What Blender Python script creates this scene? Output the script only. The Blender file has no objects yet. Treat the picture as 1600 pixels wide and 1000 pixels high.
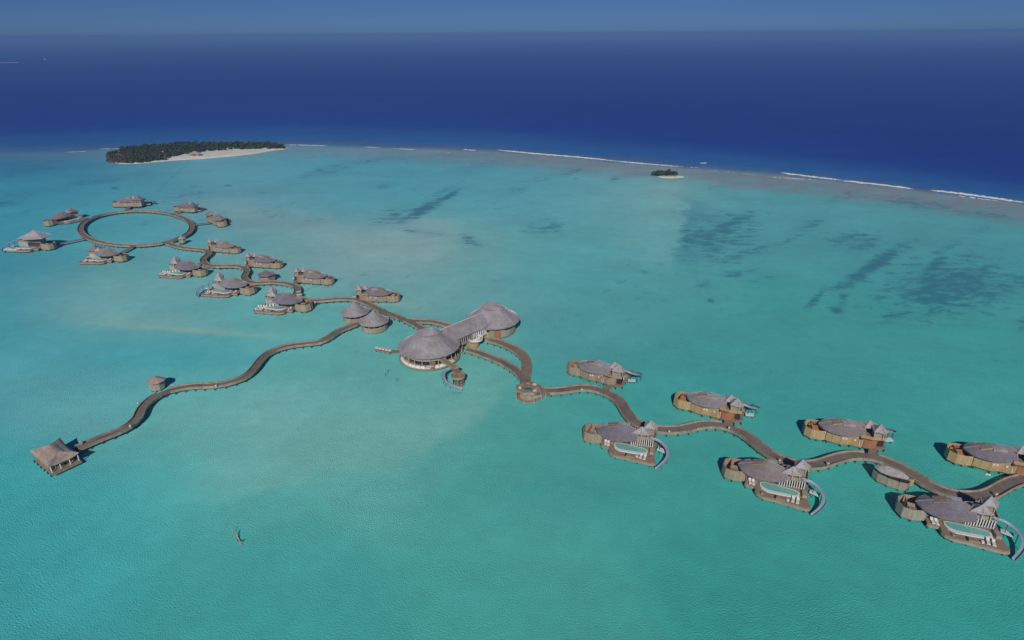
import bpy, math, random
import numpy as np

# ------------------------------------------------------------------ camera
scene = bpy.context.scene
F, VH, H, ROLL = 1000.0, 51.0, 110.0, math.radians(0.4)     # focal length (px at 1600 wide), horizon row, drone height (m), tilt
PITCH = math.atan((500 - VH) / F)
CR, SR = math.cos(ROLL), math.sin(ROLL)
cam_data = bpy.data.cameras.new('camera')
cam = bpy.data.objects.new('camera', cam_data)
scene.collection.objects.link(cam)
cam_data.sensor_width = 36.0
cam_data.lens = 36.0 * F / 1600.0
cam_data.clip_start, cam_data.clip_end = 1.0, 200000.0
from mathutils import Matrix, Vector
cam.matrix_world = (Matrix.Translation((0, 0, H)) @ Matrix.Rotation(math.pi / 2 - PITCH, 4, 'X')
                    @ Matrix.Rotation(-ROLL, 4, 'Z'))
scene.camera = cam

# ------------------------------------------------------------------ light
SUN_EL, SUN_AZ = math.radians(34), math.radians(4)          # light travels towards +Y, 4 degrees to the right
world = bpy.data.worlds.new('World')
scene.world = world
world.use_nodes = True
wn = world.node_tree
sky = wn.nodes.new('ShaderNodeTexSky')
sky.sky_type = 'NISHITA'
sky.sun_disc = False
sky.sun_elevation = SUN_EL
sky.sun_rotation = math.pi + SUN_AZ
sky.altitude = 110
sky.air_density, sky.dust_density, sky.ozone_density = 0.30, 0.45, 10.0
wn.links.new(sky.outputs[0], wn.nodes['Background'].inputs[0])
wn.nodes['Background'].inputs[1].default_value = 0.088
sun_data = bpy.data.lights.new('sun', 'SUN')
sun_data.energy = 5.0
sun_data.angle = math.radians(0.9)
sun_data.color = (1.0, 0.95, 0.88)
sun = bpy.data.objects.new('sun', sun_data)
scene.collection.objects.link(sun)
sun.rotation_euler = Vector((math.sin(SUN_AZ) * math.cos(SUN_EL), math.cos(SUN_AZ) * math.cos(SUN_EL),
                             -math.sin(SUN_EL))).to_track_quat('-Z', 'Y').to_euler()
sun.location = (0, -200, 300)
scene.view_settings.view_transform = 'Standard'
scene.view_settings.look = 'None'
scene.view_settings.exposure = -0.98
scene.view_settings.gamma = 1.0
scene.cycles.use_denoising = True
scene.cycles.max_bounces = 6
scene.cycles.volume_bounces = 0
scene.cycles.caustics_reflective = False
scene.cycles.caustics_refractive = False

# ------------------------------------------------------------------ helpers
COL = scene.collection
rng = random.Random(7)


def at(u, v, z=0.0):
    """A place on the photograph (1600 x 1000) as the point of the level plane z it shows."""
    x, y = (u - 800) / F, (500 - v) / F
    x, y = x * CR + y * SR, -x * SR + y * CR
    d = (x, math.cos(PITCH) + y * math.sin(PITCH), -math.sin(PITCH) + y * math.cos(PITCH))
    t = (z - H) / d[2]
    return (d[0] * t, d[1] * t, z)


def lin(c):
    return tuple(((x / 255) / 12.92 if x <= 10 else ((x / 255 + 0.055) / 1.055) ** 2.4) for x in c)


class MB:
    """Collects faces; build() links them as one mesh object."""

    def __init__(s):
        s.v, s.f = [], []

    def add(s, vs, fs):
        o = len(s.v)
        s.v += [tuple(p) for p in vs]
        s.f += [tuple(i + o for i in f) for f in fs]
        return s

    def prism(s, pts, z0, z1, inset=0.0):
        n = len(pts)
        cx = sum(p[0] for p in pts) / n
        cy = sum(p[1] for p in pts) / n
        top = [(cx + (p[0] - cx) * (1 - inset), cy + (p[1] - cy) * (1 - inset)) for p in pts]
        vs = [(p[0], p[1], z0) for p in pts] + [(p[0], p[1], z1) for p in top]
        fs = [tuple(range(n - 1, -1, -1)), tuple(range(n, 2 * n))]
        fs += [(i, (i + 1) % n, n + (i + 1) % n, n + i) for i in range(n)]
        return s.add(vs, fs)

    def box(s, c, d, rz=0.0):
        ca, sa = math.cos(rz), math.sin(rz)
        vs = []
        for z in (-.5, .5):
            for x, y in ((-.5, -.5), (.5, -.5), (.5, .5), (-.5, .5)):
                X, Y = x * d[0], y * d[1]
                vs.append((c[0] + X * ca - Y * sa, c[1] + X * sa + Y * ca, c[2] + z * d[2]))
        return s.add(vs, [(3, 2, 1, 0), (4, 5, 6, 7), (0, 1, 5, 4), (1, 2, 6, 5), (2, 3, 7, 6), (3, 0, 4, 7)])

    def bar(s, a, b, w, h):
        """a square beam from a to b"""
        a, b = Vector(a), Vector(b)
        d = (b - a).normalized()
        up = Vector((0, 0, 1)) if abs(d.z) < .95 else Vector((1, 0, 0))
        x = d.cross(up).normalized() * (w / 2)
        y = x.cross(d).normalized() * (h / 2)
        vs = [p + sx * x + sy * y for p in (a, b) for sx, sy in ((-1, -1), (1, -1), (1, 1), (-1, 1))]
        return s.add(vs, [(3, 2, 1, 0), (4, 5, 6, 7), (0, 1, 5, 4), (1, 2, 6, 5), (2, 3, 7, 6), (3, 0, 4, 7)])

    def loft(s, rings, closed=True, cap=True):
        n = len(rings[0])
        vs = [p for r in rings for p in r]
        fs = []
        for i in range(len(rings) - 1):
            for j in range(n if closed else n - 1):
                k = (j + 1) % n
                fs.append((i * n + j, i * n + k, (i + 1) * n + k, (i + 1) * n + j))
        if cap:
            fs.append(tuple(range(n - 1, -1, -1)))
            fs.append(tuple((len(rings) - 1) * n + j for j in range(n)))
        return s.add(vs, fs)

    def wall(s, pts, z0, z1, th, lean=0.0):
        """an upright board wall along an open line; lean pushes the top outwards (to the right of the line)"""
        L, R = offset(pts, th / 2), offset(pts, -th / 2)
        L2, R2 = offset(pts, th / 2 - lean), offset(pts, -th / 2 - lean)
        rings = []
        for i in range(len(pts)):
            rings.append([(L[i][0], L[i][1], z0), (R[i][0], R[i][1], z0),
                          (R2[i][0], R2[i][1], z1), (L2[i][0], L2[i][1], z1)])
        return s.loft(rings)

    def build(s, name, mat, parent=None, smooth=False, mirror=False):
        me = bpy.data.meshes.new(name)
        v = [(p[0], -p[1], p[2]) for p in s.v] if mirror else s.v
        f = [tuple(reversed(q)) for q in s.f] if mirror else s.f
        me.from_pydata([tuple(p) for p in v], [], f)
        me.update()
        import bmesh
        bm = bmesh.new()
        bm.from_mesh(me)
        bmesh.ops.recalc_face_normals(bm, faces=bm.faces)
        bm.to_mesh(me)
        bm.free()
        if smooth:
            for p in me.polygons:
                p.use_smooth = True
        me.materials.append(mat)
        o = bpy.data.objects.new(name, me)
        COL.objects.link(o)
        o.parent = parent
        return o


def offset(pts, d):
    """line shifted d metres to its left"""
    out = []
    n = len(pts)
    for i in range(n):
        a = pts[max(0, i - 1)]
        b = pts[i]
        c = pts[min(n - 1, i + 1)]
        d1 = (b[0] - a[0], b[1] - a[1])
        d2 = (c[0] - b[0], c[1] - b[1])
        l1 = math.hypot(*d1)
        l2 = math.hypot(*d2)
        if l1 < 1e-6:
            d1, l1 = d2, l2
        if l2 < 1e-6:
            d2, l2 = d1, l1
        nx = -d1[1] / l1 - d2[1] / l2
        ny = d1[0] / l1 + d2[0] / l2
        m = math.hypot(nx, ny) or 1
        k = max(.6, m / 2)
        out.append((b[0] + nx / m * d / k, b[1] + ny / m * d / k))
    return out


def smooth_line(pts, step=1.6):
    P = [np.array(p[:2], float) for p in pts]
    P = [2 * P[0] - P[1]] + P + [2 * P[-1] - P[-2]]
    out = []
    for i in range(1, len(P) - 2):
        p0, p1, p2, p3 = P[i - 1:i + 3]
        n = max(2, int(np.linalg.norm(p2 - p1) / .6))
        for t in np.linspace(0, 1, n, endpoint=False):
            out.append(.5 * (2 * p1 + (p2 - p0) * t + (2 * p0 - 5 * p1 + 4 * p2 - p3) * t * t
                             + (3 * p1 - p0 - 3 * p2 + p3) * t ** 3))
    out.append(P[-2])
    out = np.array(out)
    for _ in range(3):                                   # ease out the kinks of the hand-read points
        q = out.copy()
        q[1:-1] = .25 * out[:-2] + .5 * out[1:-1] + .25 * out[2:]
        out = q
    s = np.r_[0, np.cumsum(np.hypot(*np.diff(out, axis=0).T))]
    k = max(2, int(s[-1] / step) + 1)
    t = np.linspace(0, s[-1], k)
    return [(float(a), float(b)) for a, b in zip(np.interp(t, s, out[:, 0]), np.interp(t, s, out[:, 1]))]


def tag(o, label=None, cat=None, group=None, kind=None):
    if label:
        o['label'] = label
    if cat:
        o['category'] = cat
    if group:
        o['group'] = group
    if kind:
        o['kind'] = kind
    return o


def thing(name, label, cat, loc=(0, 0, 0), rz=0.0, group=None, scale=1.0):
    o = bpy.data.objects.new(name, None)
    o.empty_display_size = 1.0
    COL.objects.link(o)
    o.location = loc
    o.rotation_euler = (0, 0, rz)
    o.scale = (scale, scale, scale)
    return tag(o, label, cat, group)


def circle(cx, cy, r, n, a0=0.0, ry=None):
    ry = ry or r
    return [(cx + r * math.cos(a0 + 2 * math.pi * i / n), cy + ry * math.sin(a0 + 2 * math.pi * i / n)) for i in range(n)]


# ------------------------------------------------------------------ materials
def mat(name, color, rough=.8, vary=.25, scale=1.2, stretch=(1, 1, 1), bump=.0, spec=.3, color2=None, fine=0.0, courses=0.0):
    color = tuple(min(.9, c * 1.18) for c in color)
    m = bpy.data.materials.new(name)
    m.use_nodes = True
    nt = m.node_tree
    b = nt.nodes['Principled BSDF']
    tc = nt.nodes.new('ShaderNodeTexCoord')
    mp = nt.nodes.new('ShaderNodeMapping')
    mp.inputs['Scale'].default_value = stretch
    nt.links.new(tc.outputs['Object'], mp.inputs[0])
    no = nt.nodes.new('ShaderNodeTexNoise')
    no.inputs['Scale'].default_value = scale
    no.inputs['Detail'].default_value = 6
    no.inputs['Roughness'].default_value = .65
    nt.links.new(mp.outputs[0], no.inputs['Vector'])
    r = nt.nodes.new('ShaderNodeValToRGB')
    c2 = color2 or tuple(min(1, c * (1 + vary)) for c in color)
    c1 = tuple(c * (1 - vary) for c in color)
    r.color_ramp.elements[0].position = .3
    r.color_ramp.elements[1].position = .7
    r.color_ramp.elements[0].color = (*c1, 1)
    r.color_ramp.elements[1].color = (*c2, 1)
    nt.links.new(no.outputs[0], r.inputs[0])
    out = r.outputs[0]
    if fine:
        w = nt.nodes.new('ShaderNodeTexNoise')
        w.inputs['Scale'].default_value = 5
        w.inputs['Detail'].default_value = 3
        nt.links.new(mp.outputs[0], w.inputs['Vector'])
        mx = nt.nodes.new('ShaderNodeMix')
        mx.data_type = 'RGBA'
        mx.blend_type = 'OVERLAY'
        mx.inputs[0].default_value = fine
        nt.links.new(out, mx.inputs[6])
        nt.links.new(w.outputs[0], mx.inputs[7])
        out = mx.outputs[2]
    nt.links.new(out, b.inputs['Base Color'])
    b.inputs['Roughness'].default_value = rough
    b.inputs['Specular IOR Level'].default_value = spec
    if courses:
        b.inputs['Sheen Weight'].default_value = .55
        b.inputs['Sheen Roughness'].default_value = .35
        b.inputs['Sheen Tint'].default_value = (.95, .92, .96, 1)
        sp_ = nt.nodes.new('ShaderNodeSeparateXYZ')
        nt.links.new(tc.outputs['Object'], sp_.inputs[0])
        ad = nt.nodes.new('ShaderNodeMath')
        ad.operation = 'MULTIPLY_ADD'
        ad.inputs[1].default_value = 1 / courses
        nt.links.new(sp_.outputs[2], ad.inputs[0])
        nt.links.new(no.outputs[0], ad.inputs[2])
        fr_ = nt.nodes.new('ShaderNodeMath')
        fr_.operation = 'FRACT'
        nt.links.new(ad.outputs[0], fr_.inputs[0])
        bc_ = nt.nodes.new('ShaderNodeBump')
        bc_.inputs['Strength'].default_value = .7
        bc_.inputs['Distance'].default_value = .12
        nt.links.new(fr_.outputs[0], bc_.inputs['Height'])
        big = nt.nodes.new('ShaderNodeTexNoise')
        big.inputs['Scale'].default_value = .28
        big.inputs['Detail'].default_value = 5
        nt.links.new(tc.outputs['Object'], big.inputs['Vector'])
        mr = nt.nodes.new('ShaderNodeMix')
        mr.data_type = 'RGBA'
        mr.blend_type = 'MULTIPLY'
        mr.inputs[0].default_value = 1
        rr = nt.nodes.new('ShaderNodeValToRGB')
        rr.color_ramp.elements[0].position, rr.color_ramp.elements[1].position = .36, .66
        rr.color_ramp.elements[0].color = (.87, .81, .77, 1)
        rr.color_ramp.elements[1].color = (1.08, 1.09, 1.11, 1)
        nt.links.new(big.outputs[0], rr.inputs[0])
        nt.links.new(out, mr.inputs[6])
        nt.links.new(rr.outputs[0], mr.inputs[7])
        nt.links.new(mr.outputs[2], b.inputs['Base Color'])
    if bump:
        bn = nt.nodes.new('ShaderNodeBump')
        bn.inputs['Strength'].default_value = bump
        bn.inputs['Distance'].default_value = .15
        nt.links.new(no.outputs[0], bn.inputs['Height'])
        if courses:
            nt.links.new(bc_.outputs[0], bn.inputs['Normal'])
        nt.links.new(bn.outputs[0], b.inputs['Normal'])
    return m


M = {}
M['thatch'] = mat('weathered_shingle', (.43, .405, .43), .9, .18, .9, (1, 1, 2.5), .6, .2, fine=.5, courses=.42)
M['thatch_dark'] = mat('slate_shingle', (.215, .197, .235), .9, .16, 1.2, (1, 1, 2), .5, .2, fine=.5, courses=.36)
M['thatch_brown'] = mat('brown_grey_shingle', (.265, .228, .235), .9, .16, 1.2, (1, 1, 2), .5, .2, fine=.5, courses=.36)
M['thatch_silver'] = mat('silvery_shingle', (.27, .255, .285), .9, .16, 1.2, (1, 1, 2), .5, .2, fine=.5, courses=.36)
M['thatch_tan'] = mat('tan_palm_thatch', (.42, .325, .285), .9, .25, .6, (1, 1, 2.5), .6, .2, fine=.5, courses=.4)
M['thatch_hall'] = mat('hall_shingle', (.345, .318, .335), .9, .2, .9, (1, 1, 2.5), .6, .2, fine=.5, courses=.42)
M['deck'] = mat('weathered_deck_boards', (.30, .225, .165), .85, .25, .7, (1, 6, 1), .0, .2, fine=.4)
M['deck_red'] = mat('red_brown_deck_boards', (.29, .18, .135), .85, .25, .7, (1, 6, 1), .0, .2, fine=.4)
M['jetty'] = mat('jetty_boards', (.215, .178, .155), .85, .3, .25, (1, 1, 1), .0, .2, fine=.5)
M['jetty_pale'] = mat('pale_jetty_boards', (.26, .195, .155), .85, .25, .3, (1, 1, 1), .0, .2, fine=.5)
M['screen'] = mat('grey_timber_screen', (.36, .295, .225), .85, .3, .5, (1, 1, .4), .0, .2, fine=.4)
M['tan'] = mat('sun_bleached_cladding', (.36, .27, .19), .85, .22, .8, (2, 2, .35), .2, .2, fine=.5)
M['tan_pale'] = mat('pale_grey_cladding', (.37, .31, .25), .85, .2, .8, (2, 2, .35), .2, .2, fine=.5)
M['gold'] = mat('fresh_golden_cladding', (.47, .325, .165), .8, .2, .8, (2, 2, .35), .2, .2, fine=.5)
M['red'] = mat('reddish_timber', (.38, .18, .085), .8, .2, .8, (2, 2, .35), .2, .2, fine=.5)
M['pile'] = mat('dark_wet_pile', (.06, .055, .05), .8, .3, 2)
M['post'] = mat('pale_post_timber', (.45, .38, .29), .8, .2, 2)
M['white'] = mat('white_paint', (.78, .77, .75), .6, .05, 1)
M['cushion'] = mat('white_cushion_fabric', (.74, .71, .68), .9, .08, 2)
M['glass'] = mat('dark_window_glass', (.03, .035, .04), .15, .3, 2, spec=.6)
M['dark'] = mat('dark_timber_and_shade', (.045, .034, .028), .9, .3, 1)
M['pool'] = mat('pool_water', (.20, .52, .47), .12, .12, 1.2, spec=.5)
M['pool_blue'] = mat('sunken_pool_water', (.03, .20, .23), .12, .12, 1.2, spec=.5)
M['slide'] = mat('blue_grey_fibreglass', (.25, .32, .40), .4, .1, 1, spec=.5)
M['sand'] = mat('white_coral_sand', (.80, .74, .66), .95, .12, .08)
M['foliage'] = mat('dark_island_foliage', (.058, .078, .038), .9, .3, .1, color2=(.095, .115, .055), spec=.1)
M['trunk'] = mat('grey_brown_bark', (.12, .09, .075), .9, .3, 1)
M['foam'] = mat('white_surf_foam', (.8, .82, .84), .9, .05, .2)

# ------------------------------------------------------------------ water: one sheet to the horizon
# the colour of the sea is the colour of what lies under it, read at a set of places
TONES = [  # place on the photograph, colour of the water there
    (0, 1000, 62, 152, 156), (400, 985, 60, 150, 146), (800, 985, 64, 150, 144), (1200, 985, 52, 143, 137), (1600, 985, 52, 144, 138),
    (0, 850, 62, 158, 162), (400, 850, 66, 153, 150), (800, 850, 70, 153, 148), (1200, 850, 56, 145, 140), (1600, 870, 52, 143, 137),
    (0, 720, 60, 159, 167), (200, 770, 66, 160, 161), (350, 730, 90, 165, 162), (550, 700, 92, 165, 160), (700, 660, 88, 161, 156),
    (800, 720, 70, 153, 149), (1000, 740, 62, 149, 144), (1250, 840, 56, 145, 140), (1420, 740, 58, 148, 142),
    (0, 580, 76, 157, 167), (100, 605, 96, 158, 162), (120, 640, 94, 163, 165), (350, 640, 98, 166, 164), (500, 600, 92, 165, 163), (650, 600, 84, 159, 156),
    (850, 680, 72, 152, 149), (1000, 600, 62, 146, 145), (1250, 640, 60, 147, 144), (1500, 650, 60, 150, 146),
    (0, 480, 60, 149, 165), (150, 465, 102, 160, 161), (120, 545, 64, 160, 170), (300, 555, 72, 163, 169), (440, 545, 88, 165, 166),
    (500, 520, 92, 161, 161), (720, 440, 94, 159, 161), (880, 500, 80, 153, 157), (1000, 480, 74, 151, 152), (1200, 540, 64, 147, 146),
    (1450, 560, 64, 149, 146), (0, 400, 56, 139, 161), (60, 430, 68, 150, 163), (210, 355, 74, 158, 171), (200, 440, 98, 160, 164),
    (400, 345, 104, 156, 161), (560, 400, 110, 160, 163), (650, 410, 122, 163, 163), (800, 420, 82, 157, 161), (950, 400, 84, 157, 161),
    (1000, 340, 94, 161, 165), (1130, 320, 80, 153, 157), (1250, 350, 76, 151, 154), (1450, 380, 74, 149, 152), (1590, 400, 70, 149, 152),
    (0, 310, 64, 153, 170), (100, 300, 68, 150, 166), (250, 290, 82, 150, 166), (400, 300, 88, 150, 163), (380, 268, 96, 159, 171),
    (550, 290, 80, 158, 169), (700, 290, 82, 158, 169), (900, 290, 88, 160, 169), (1040, 300, 108, 162, 166), (1200, 300, 84, 150, 157),
    (1400, 320, 84, 150, 156), (1590, 340, 80, 146, 152), (0, 255, 40, 94, 136), (60, 250, 46, 102, 139), (0, 280, 52, 126, 152), (120, 264, 62, 132, 152), (480, 250, 78, 148, 166),
    (700, 255, 78, 142, 158), (900, 262, 84, 147, 157)]
REEF = [(-900, 262), (-200, 246), (0, 240), (100, 239), (160, 236), (445, 228), (560, 231), (700, 235), (780, 238), (960, 254), (1066, 263),
        (1221, 275), (1311, 285), (1425, 298), (1600, 320), (2000, 378), (2600, 470)]
DARK = [  # seagrass and coral heads: centre, half length, half width, slant (dv/du), weight
    (656, 330, 34, 8, -.52, 1.0), (700, 307, 20, 4, -.52, .8), (618, 336, 42, 13, -.25, .45), (660, 363, 36, 4, .15, .5),
    (735, 375, 16, 7, .3, .6), (854, 354, 34, 10, -.1, .5), (897, 267, 18, 4, -.35, .6), (860, 276, 40, 5, -.2, .35), (960, 279, 8, 3, -.3, .7),
    (505, 266, 38, 5, -.28, .5), (600, 291, 16, 4, -.2, .45), (590, 250, 50, 4, -.1, .4), (760, 256, 50, 5, -.2, .4), (690, 300, 20, 4, -.4, .4), (806, 298, 20, 7, -.2, .4),
    (1075, 372, 16, 30, .0, .55), (1118, 370, 58, 30, -.15, .62), (1134, 352, 40, 8, -.42, .75), (1160, 398, 48, 9, -.25, .55), (1148, 428, 24, 5, -.1, .6),
    (1105, 444, 18, 6, 0, .5), (1190, 436, 20, 5, -.1, .45), (1110, 469, 5, 3, 0, .9), (1262, 352, 22, 7, -.3, .5), (1232, 376, 40, 4, -.45, .45),
    (1335, 376, 48, 15, -.05, .5), (1360, 418, 50, 11, -.62, .85), (1330, 440, 26, 10, -.5, .7), (1276, 465, 13, 7, -.8, .85), (1308, 484, 11, 4, .2, .9), (1318, 470, 8, 12, -.3, .6),
    (1480, 450, 98, 42, -.1, .72), (1460, 415, 22, 14, -.8, .75), (1490, 432, 40, 9, -.35, .85), (1555, 456, 36, 15, -.1, .6), (1425, 468, 34, 10, -.2, .6), (1400, 492, 34, 7, -.1, .5),
    (1480, 388, 30, 6, -.5, .5), (1420, 316, 60, 9, .15, .55), (1320, 308, 24, 7, -.3, .45), (1530, 334, 50, 6, .12, .5), (1530, 360, 16, 5, -.2, .4), (1600, 510, 14, 12, 0, .5), (1160, 492, 14, 4, 0, .35), (1240, 515, 12, 3, 0, .35),
    (40, 262, 70, 9, -.1, .35), (40, 302, 80, 6, -.1, .3), (5, 318, 30, 6, -.1, .45), (150, 284, 60, 5, -.08, .4), (180, 294, 5, 2, 0, .9), (302, 296, 50, 8, -.1, .3), (290, 305, 60, 2.5, -.12, .4), (290, 312, 30, 6, -.12, .25),
    (356, 290, 6, 2, 0, .7), (270, 276, 34, 1.3, -.9, .5), (520, 268, 30, 4, -.3, .4), (715, 613, 10, 4, 0, .5), (120, 738, 30, 9, 0, .25),
    (88, 366, 3, 2, 0, .3), (410, 300, 40, 6, -.2, .25), (460, 320, 50, 7, -.1, .2)]


def noise2(x, y, seed):
    """smooth value noise in 0..1"""
    r = np.random.RandomState(seed).rand(256, 256)
    xi, yi = np.floor(x).astype(int), np.floor(y).astype(int)
    fx, fy = x - xi, y - yi
    fx, fy = fx * fx * (3 - 2 * fx), fy * fy * (3 - 2 * fy)
    a, b = r[xi % 256, yi % 256], r[(xi + 1) % 256, yi % 256]
    c, d = r[xi % 256, (yi + 1) % 256], r[(xi + 1) % 256, (yi + 1) % 256]
    return (a * (1 - fx) + b * fx) * (1 - fy) + (c * (1 - fx) + d * fx) * fy


def fbm(x, y, seed, octaves=4):
    s, w, t = 0, 1.0, 0
    for i in range(octaves):
        s = s + w * noise2(x * 2 ** i + 17.3 * i, y * 2 ** i + 5.1 * i, seed + i)
        t += w
        w *= .55
    return s / t


def sstep(a, b, x):
    t = np.clip((x - a) / (b - a), 0, 1)
    return t * t * (3 - 2 * t)


def water_tone(X, Y):
    # position of every vertex on the photograph's grid of readings
    c, s = math.cos(PITCH), math.sin(PITCH)
    Yc = np.maximum(Y, 62.0)
    zc = Yc * c + H * s
    px, py = X / zc, (Yc * s - H * c) / zc
    U = 800 + F * (px * CR - py * SR)
    V = 500 - F * (px * SR + py * CR)
    # smooth tone between the readings
    Uc, Vc = np.clip(U, -60, 1660), np.clip(V, 225, 1010)
    wob = (fbm(X / 45, Y / 45, 3) - .5)
    Uc = Uc + wob * 90
    Vc = Vc + (fbm(X / 60, Y / 60, 11) - .5) * 46 * np.clip((Vc - 200) / 300, .25, 1)
    num = np.zeros(X.shape + (3,))
    den = np.zeros(X.shape)
    for (u, v, r, g, b) in TONES:
        sv = 20 + .085 * (v - 200)
        w = np.exp(-((Uc - u) / 85) ** 2 * .5 - ((Vc - v) / sv) ** 2 * .5) + 1e-9 / (1 + ((Uc - u) / 85) ** 2 + ((Vc - v) / sv) ** 2)
        num += w[..., None] * np.array(lin((r, g, b)))
        den += w
    col = num / den[..., None]

    def lay(mask, rgb):
        nonlocal col
        m = np.clip(mask, 0, 1)[..., None]
        col = col * (1 - m) + np.array(lin(rgb)) * m

    # pale sandbar left of the long jetty and paler ribs around it
    n1 = fbm(X / 14, Y / 9, 21)
    for (u, v, a, b, k, w, rgb) in [(300, 516, 105, 3.6, .075, .5, (158, 172, 160)), (235, 503, 150, 15, .06, .5, (128, 168, 163)),
                                    (430, 640, 170, 46, -.1, .34, (118, 171, 166)), (160, 452, 150, 26, .02, .36, (116, 166, 166)), (1000, 315, 70, 60, 0, .36, (110, 165, 167)),
                                    (260, 560, 170, 15, .02, .34, (48, 152, 167)), (60, 410, 80, 22, 0, .3, (52, 140, 160)), (900, 760, 200, 40, -.1, .2, (50, 140, 138)), (760, 470, 70, 22, .1, .3, (112, 162, 160)),
                                    (170, 480, 120, 16, .05, .3, (112, 165, 164)), (610, 398, 105, 32, -.08, .5, (132, 163, 163)),
                                    (690, 405, 22, 6, -.6, .4, (120, 150, 140)), (1050, 300, 34, 28, -.2, .35, (134, 168, 164)),
                                    (390, 338, 85, 24, .12, .42, (130, 158, 160)), (340, 318, 70, 10, .12, .25, (120, 152, 156)),
                                    (560, 690, 150, 34, -.2, .35, (104, 168, 162)), (650, 480, 40, 10, .3, .4, (128, 162, 156)),
                                    (1560, 742, 24, 9, 0, .45, (84, 140, 130)), (1095, 650, 40, 8, 0, .3, (84, 146, 136)),
                                    (230, 243, 70, 12, 0, .4, (108, 165, 172))]:
        du = U - u
        dv = (V - v) - k * du
        lay(w * np.exp(-(du / a) ** 2 - (dv / b) ** 2) * (.55 + .9 * n1), rgb)
    # sharp edges of the sand sheets
    wob2 = (fbm(X / 12, Y / 12, 25) - .5)
    vb = np.interp(U, [250, 330, 450, 560, 660, 740, 790, 860], [800, 778, 758, 744, 714, 668, 618, 560]) + wob2 * 40
    dd = vb - V
    lay(sstep(-7, 12, dd) * sstep(190, 15, dd) * sstep(260, 420, U) * sstep(850, 720, U) * .42 * (.6 + .8 * n1), (116, 170, 163))
    du = 1062 + (V - 340) * .03 + wob2 * 75 - U
    lay(sstep(-4, 7, du) * sstep(120, 8, du) * sstep(268, 305, V) * sstep(450, 380, V) * .42, (112, 166, 166))
    lay(sstep(4, -7, du) * sstep(-80, -8, du) * sstep(290, 330, V) * sstep(430, 400, V) * .4, (58, 124, 136))
    vb = 400 + .32 * (U - 560) * (U < 560) - .12 * np.maximum(U - 560, 0) + wob2 * 30
    lay(sstep(-6, 10, V - (vb - 45)) * sstep(70, 20, V - (vb - 45)) * sstep(430, 520, U) * sstep(730, 690, U) * .35, (132, 166, 165))
    # darker patches
    ang = math.radians(52)
    xr, yr = X * math.cos(ang) + Y * math.sin(ang), -X * math.sin(ang) + Y * math.cos(ang)
    n2 = np.clip(.5 + 1.9 * (fbm(xr / 16, yr / 5, 31, 5) - .5), 0, 1)
    n3 = np.clip(.5 + 1.6 * (fbm(X / 4.5, Y / 4.5, 41, 3) - .5), 0, 1)
    g = np.zeros(X.shape)
    for (u, v, a, b, k, w) in DARK:
        du = U - u
        dv = (V - v) - k * du
        e = (du / a) ** 2 + (dv / b) ** 2
        g = np.maximum(g, min(1, w * 1.12) * np.exp(-e * .62))
    lay(g * .26, (44, 104, 124))
    # scattered coral specks over the reef side of the lagoon
    spk = sstep(.74, .80, fbm(xr / 9, yr / 4, 51, 3)) * sstep(600, 420, V) * sstep(240, 270, V) * sstep(.5, .62, fbm(X / 70, Y / 70, 55))
    lay(spk * .4, (45, 100, 120))
    # reef flat, edge of the reef and open ocean
    ru, rv = zip(*REEF)
    edge = np.interp(U, ru, rv) + (fbm(X / 30, Y / 20, 61) - .5) * 3.0
    dpx = V - edge                                        # positive: lagoon side
    side = np.interp(U, [0, 150, 450, 800, 1600], [.2, .35, .55, 1, 1])
    wb = np.interp(U, [300, 900, 1600], [.85, 1.1, 1.5])
    band = sstep(27, 6, dpx / wb + (fbm(X / 26, Y / 16, 71) - .5) * 12)
    lay(band * side * (.62 + .35 * n2), (112, 120, 128))
    lay(sstep(2, -5, dpx), (66, 92, 128))
    lay(sstep(-2, -14, dpx + (n2 - .5) * 6), (36, 84, 138))
    lay(sstep(-10, -46, dpx), (22, 50, 124))
    lay(sstep(-40, -90, dpx), (18, 42, 114))
    return col, g * sstep(0, 12, dpx)


def grid_lines():
    xs = list(np.arange(-640, 640.1, 1.8))
    st, x = 3.0, 640.0
    ext = []
    while x < 60000:
        st *= 1.25
        x += st
        ext.append(x)
    xs = [-e for e in reversed(ext)] + xs + ext
    ys = list(np.arange(64, 860.1, 1.9))
    st, y = 2.2, 860.0
    while y < 62000:
        st *= 1.09
        y += st
        ys.append(y)
    ys = [-3000, -1200, -500, -200, -60, 10, 40, 54] + ys
    return np.array(xs), np.array(ys)


gx, gy = grid_lines()
GX, GY = np.meshgrid(gx, gy)
tone, weed = water_tone(GX, GY)
ny, nx = GX.shape
wv = np.stack([GX, GY, np.zeros_like(GX)], -1).reshape(-1, 3)
idx = np.arange(nx * ny).reshape(ny, nx)
wf = np.stack([idx[:-1, :-1], idx[:-1, 1:], idx[1:, 1:], idx[1:, :-1]], -1).reshape(-1, 4)
wme = bpy.data.meshes.new('water')
wme.vertices.add(len(wv))
wme.vertices.foreach_set('co', wv.ravel())
wme.loops.add(wf.size)
wme.loops.foreach_set('vertex_index', wf.ravel().astype(np.int32))
wme.polygons.add(len(wf))
wme.polygons.foreach_set('loop_start', np.arange(0, wf.size, 4, dtype=np.int32))
wme.update(calc_edges=True)
WATER_GAIN = np.array([2.42, 2.30, 2.22])
att = wme.attributes.new('tone', 'FLOAT_COLOR', 'POINT')
rgba = np.ones((len(wv), 4), np.float32)
rgba[:, :3] = np.clip(tone.reshape(-1, 3) * WATER_GAIN, 0, .9)
att.data.foreach_set('color', rgba.ravel())
att = wme.attributes.new('weed', 'FLOAT', 'POINT')
att.data.foreach_set('value', weed.ravel().astype(np.float32))


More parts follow.
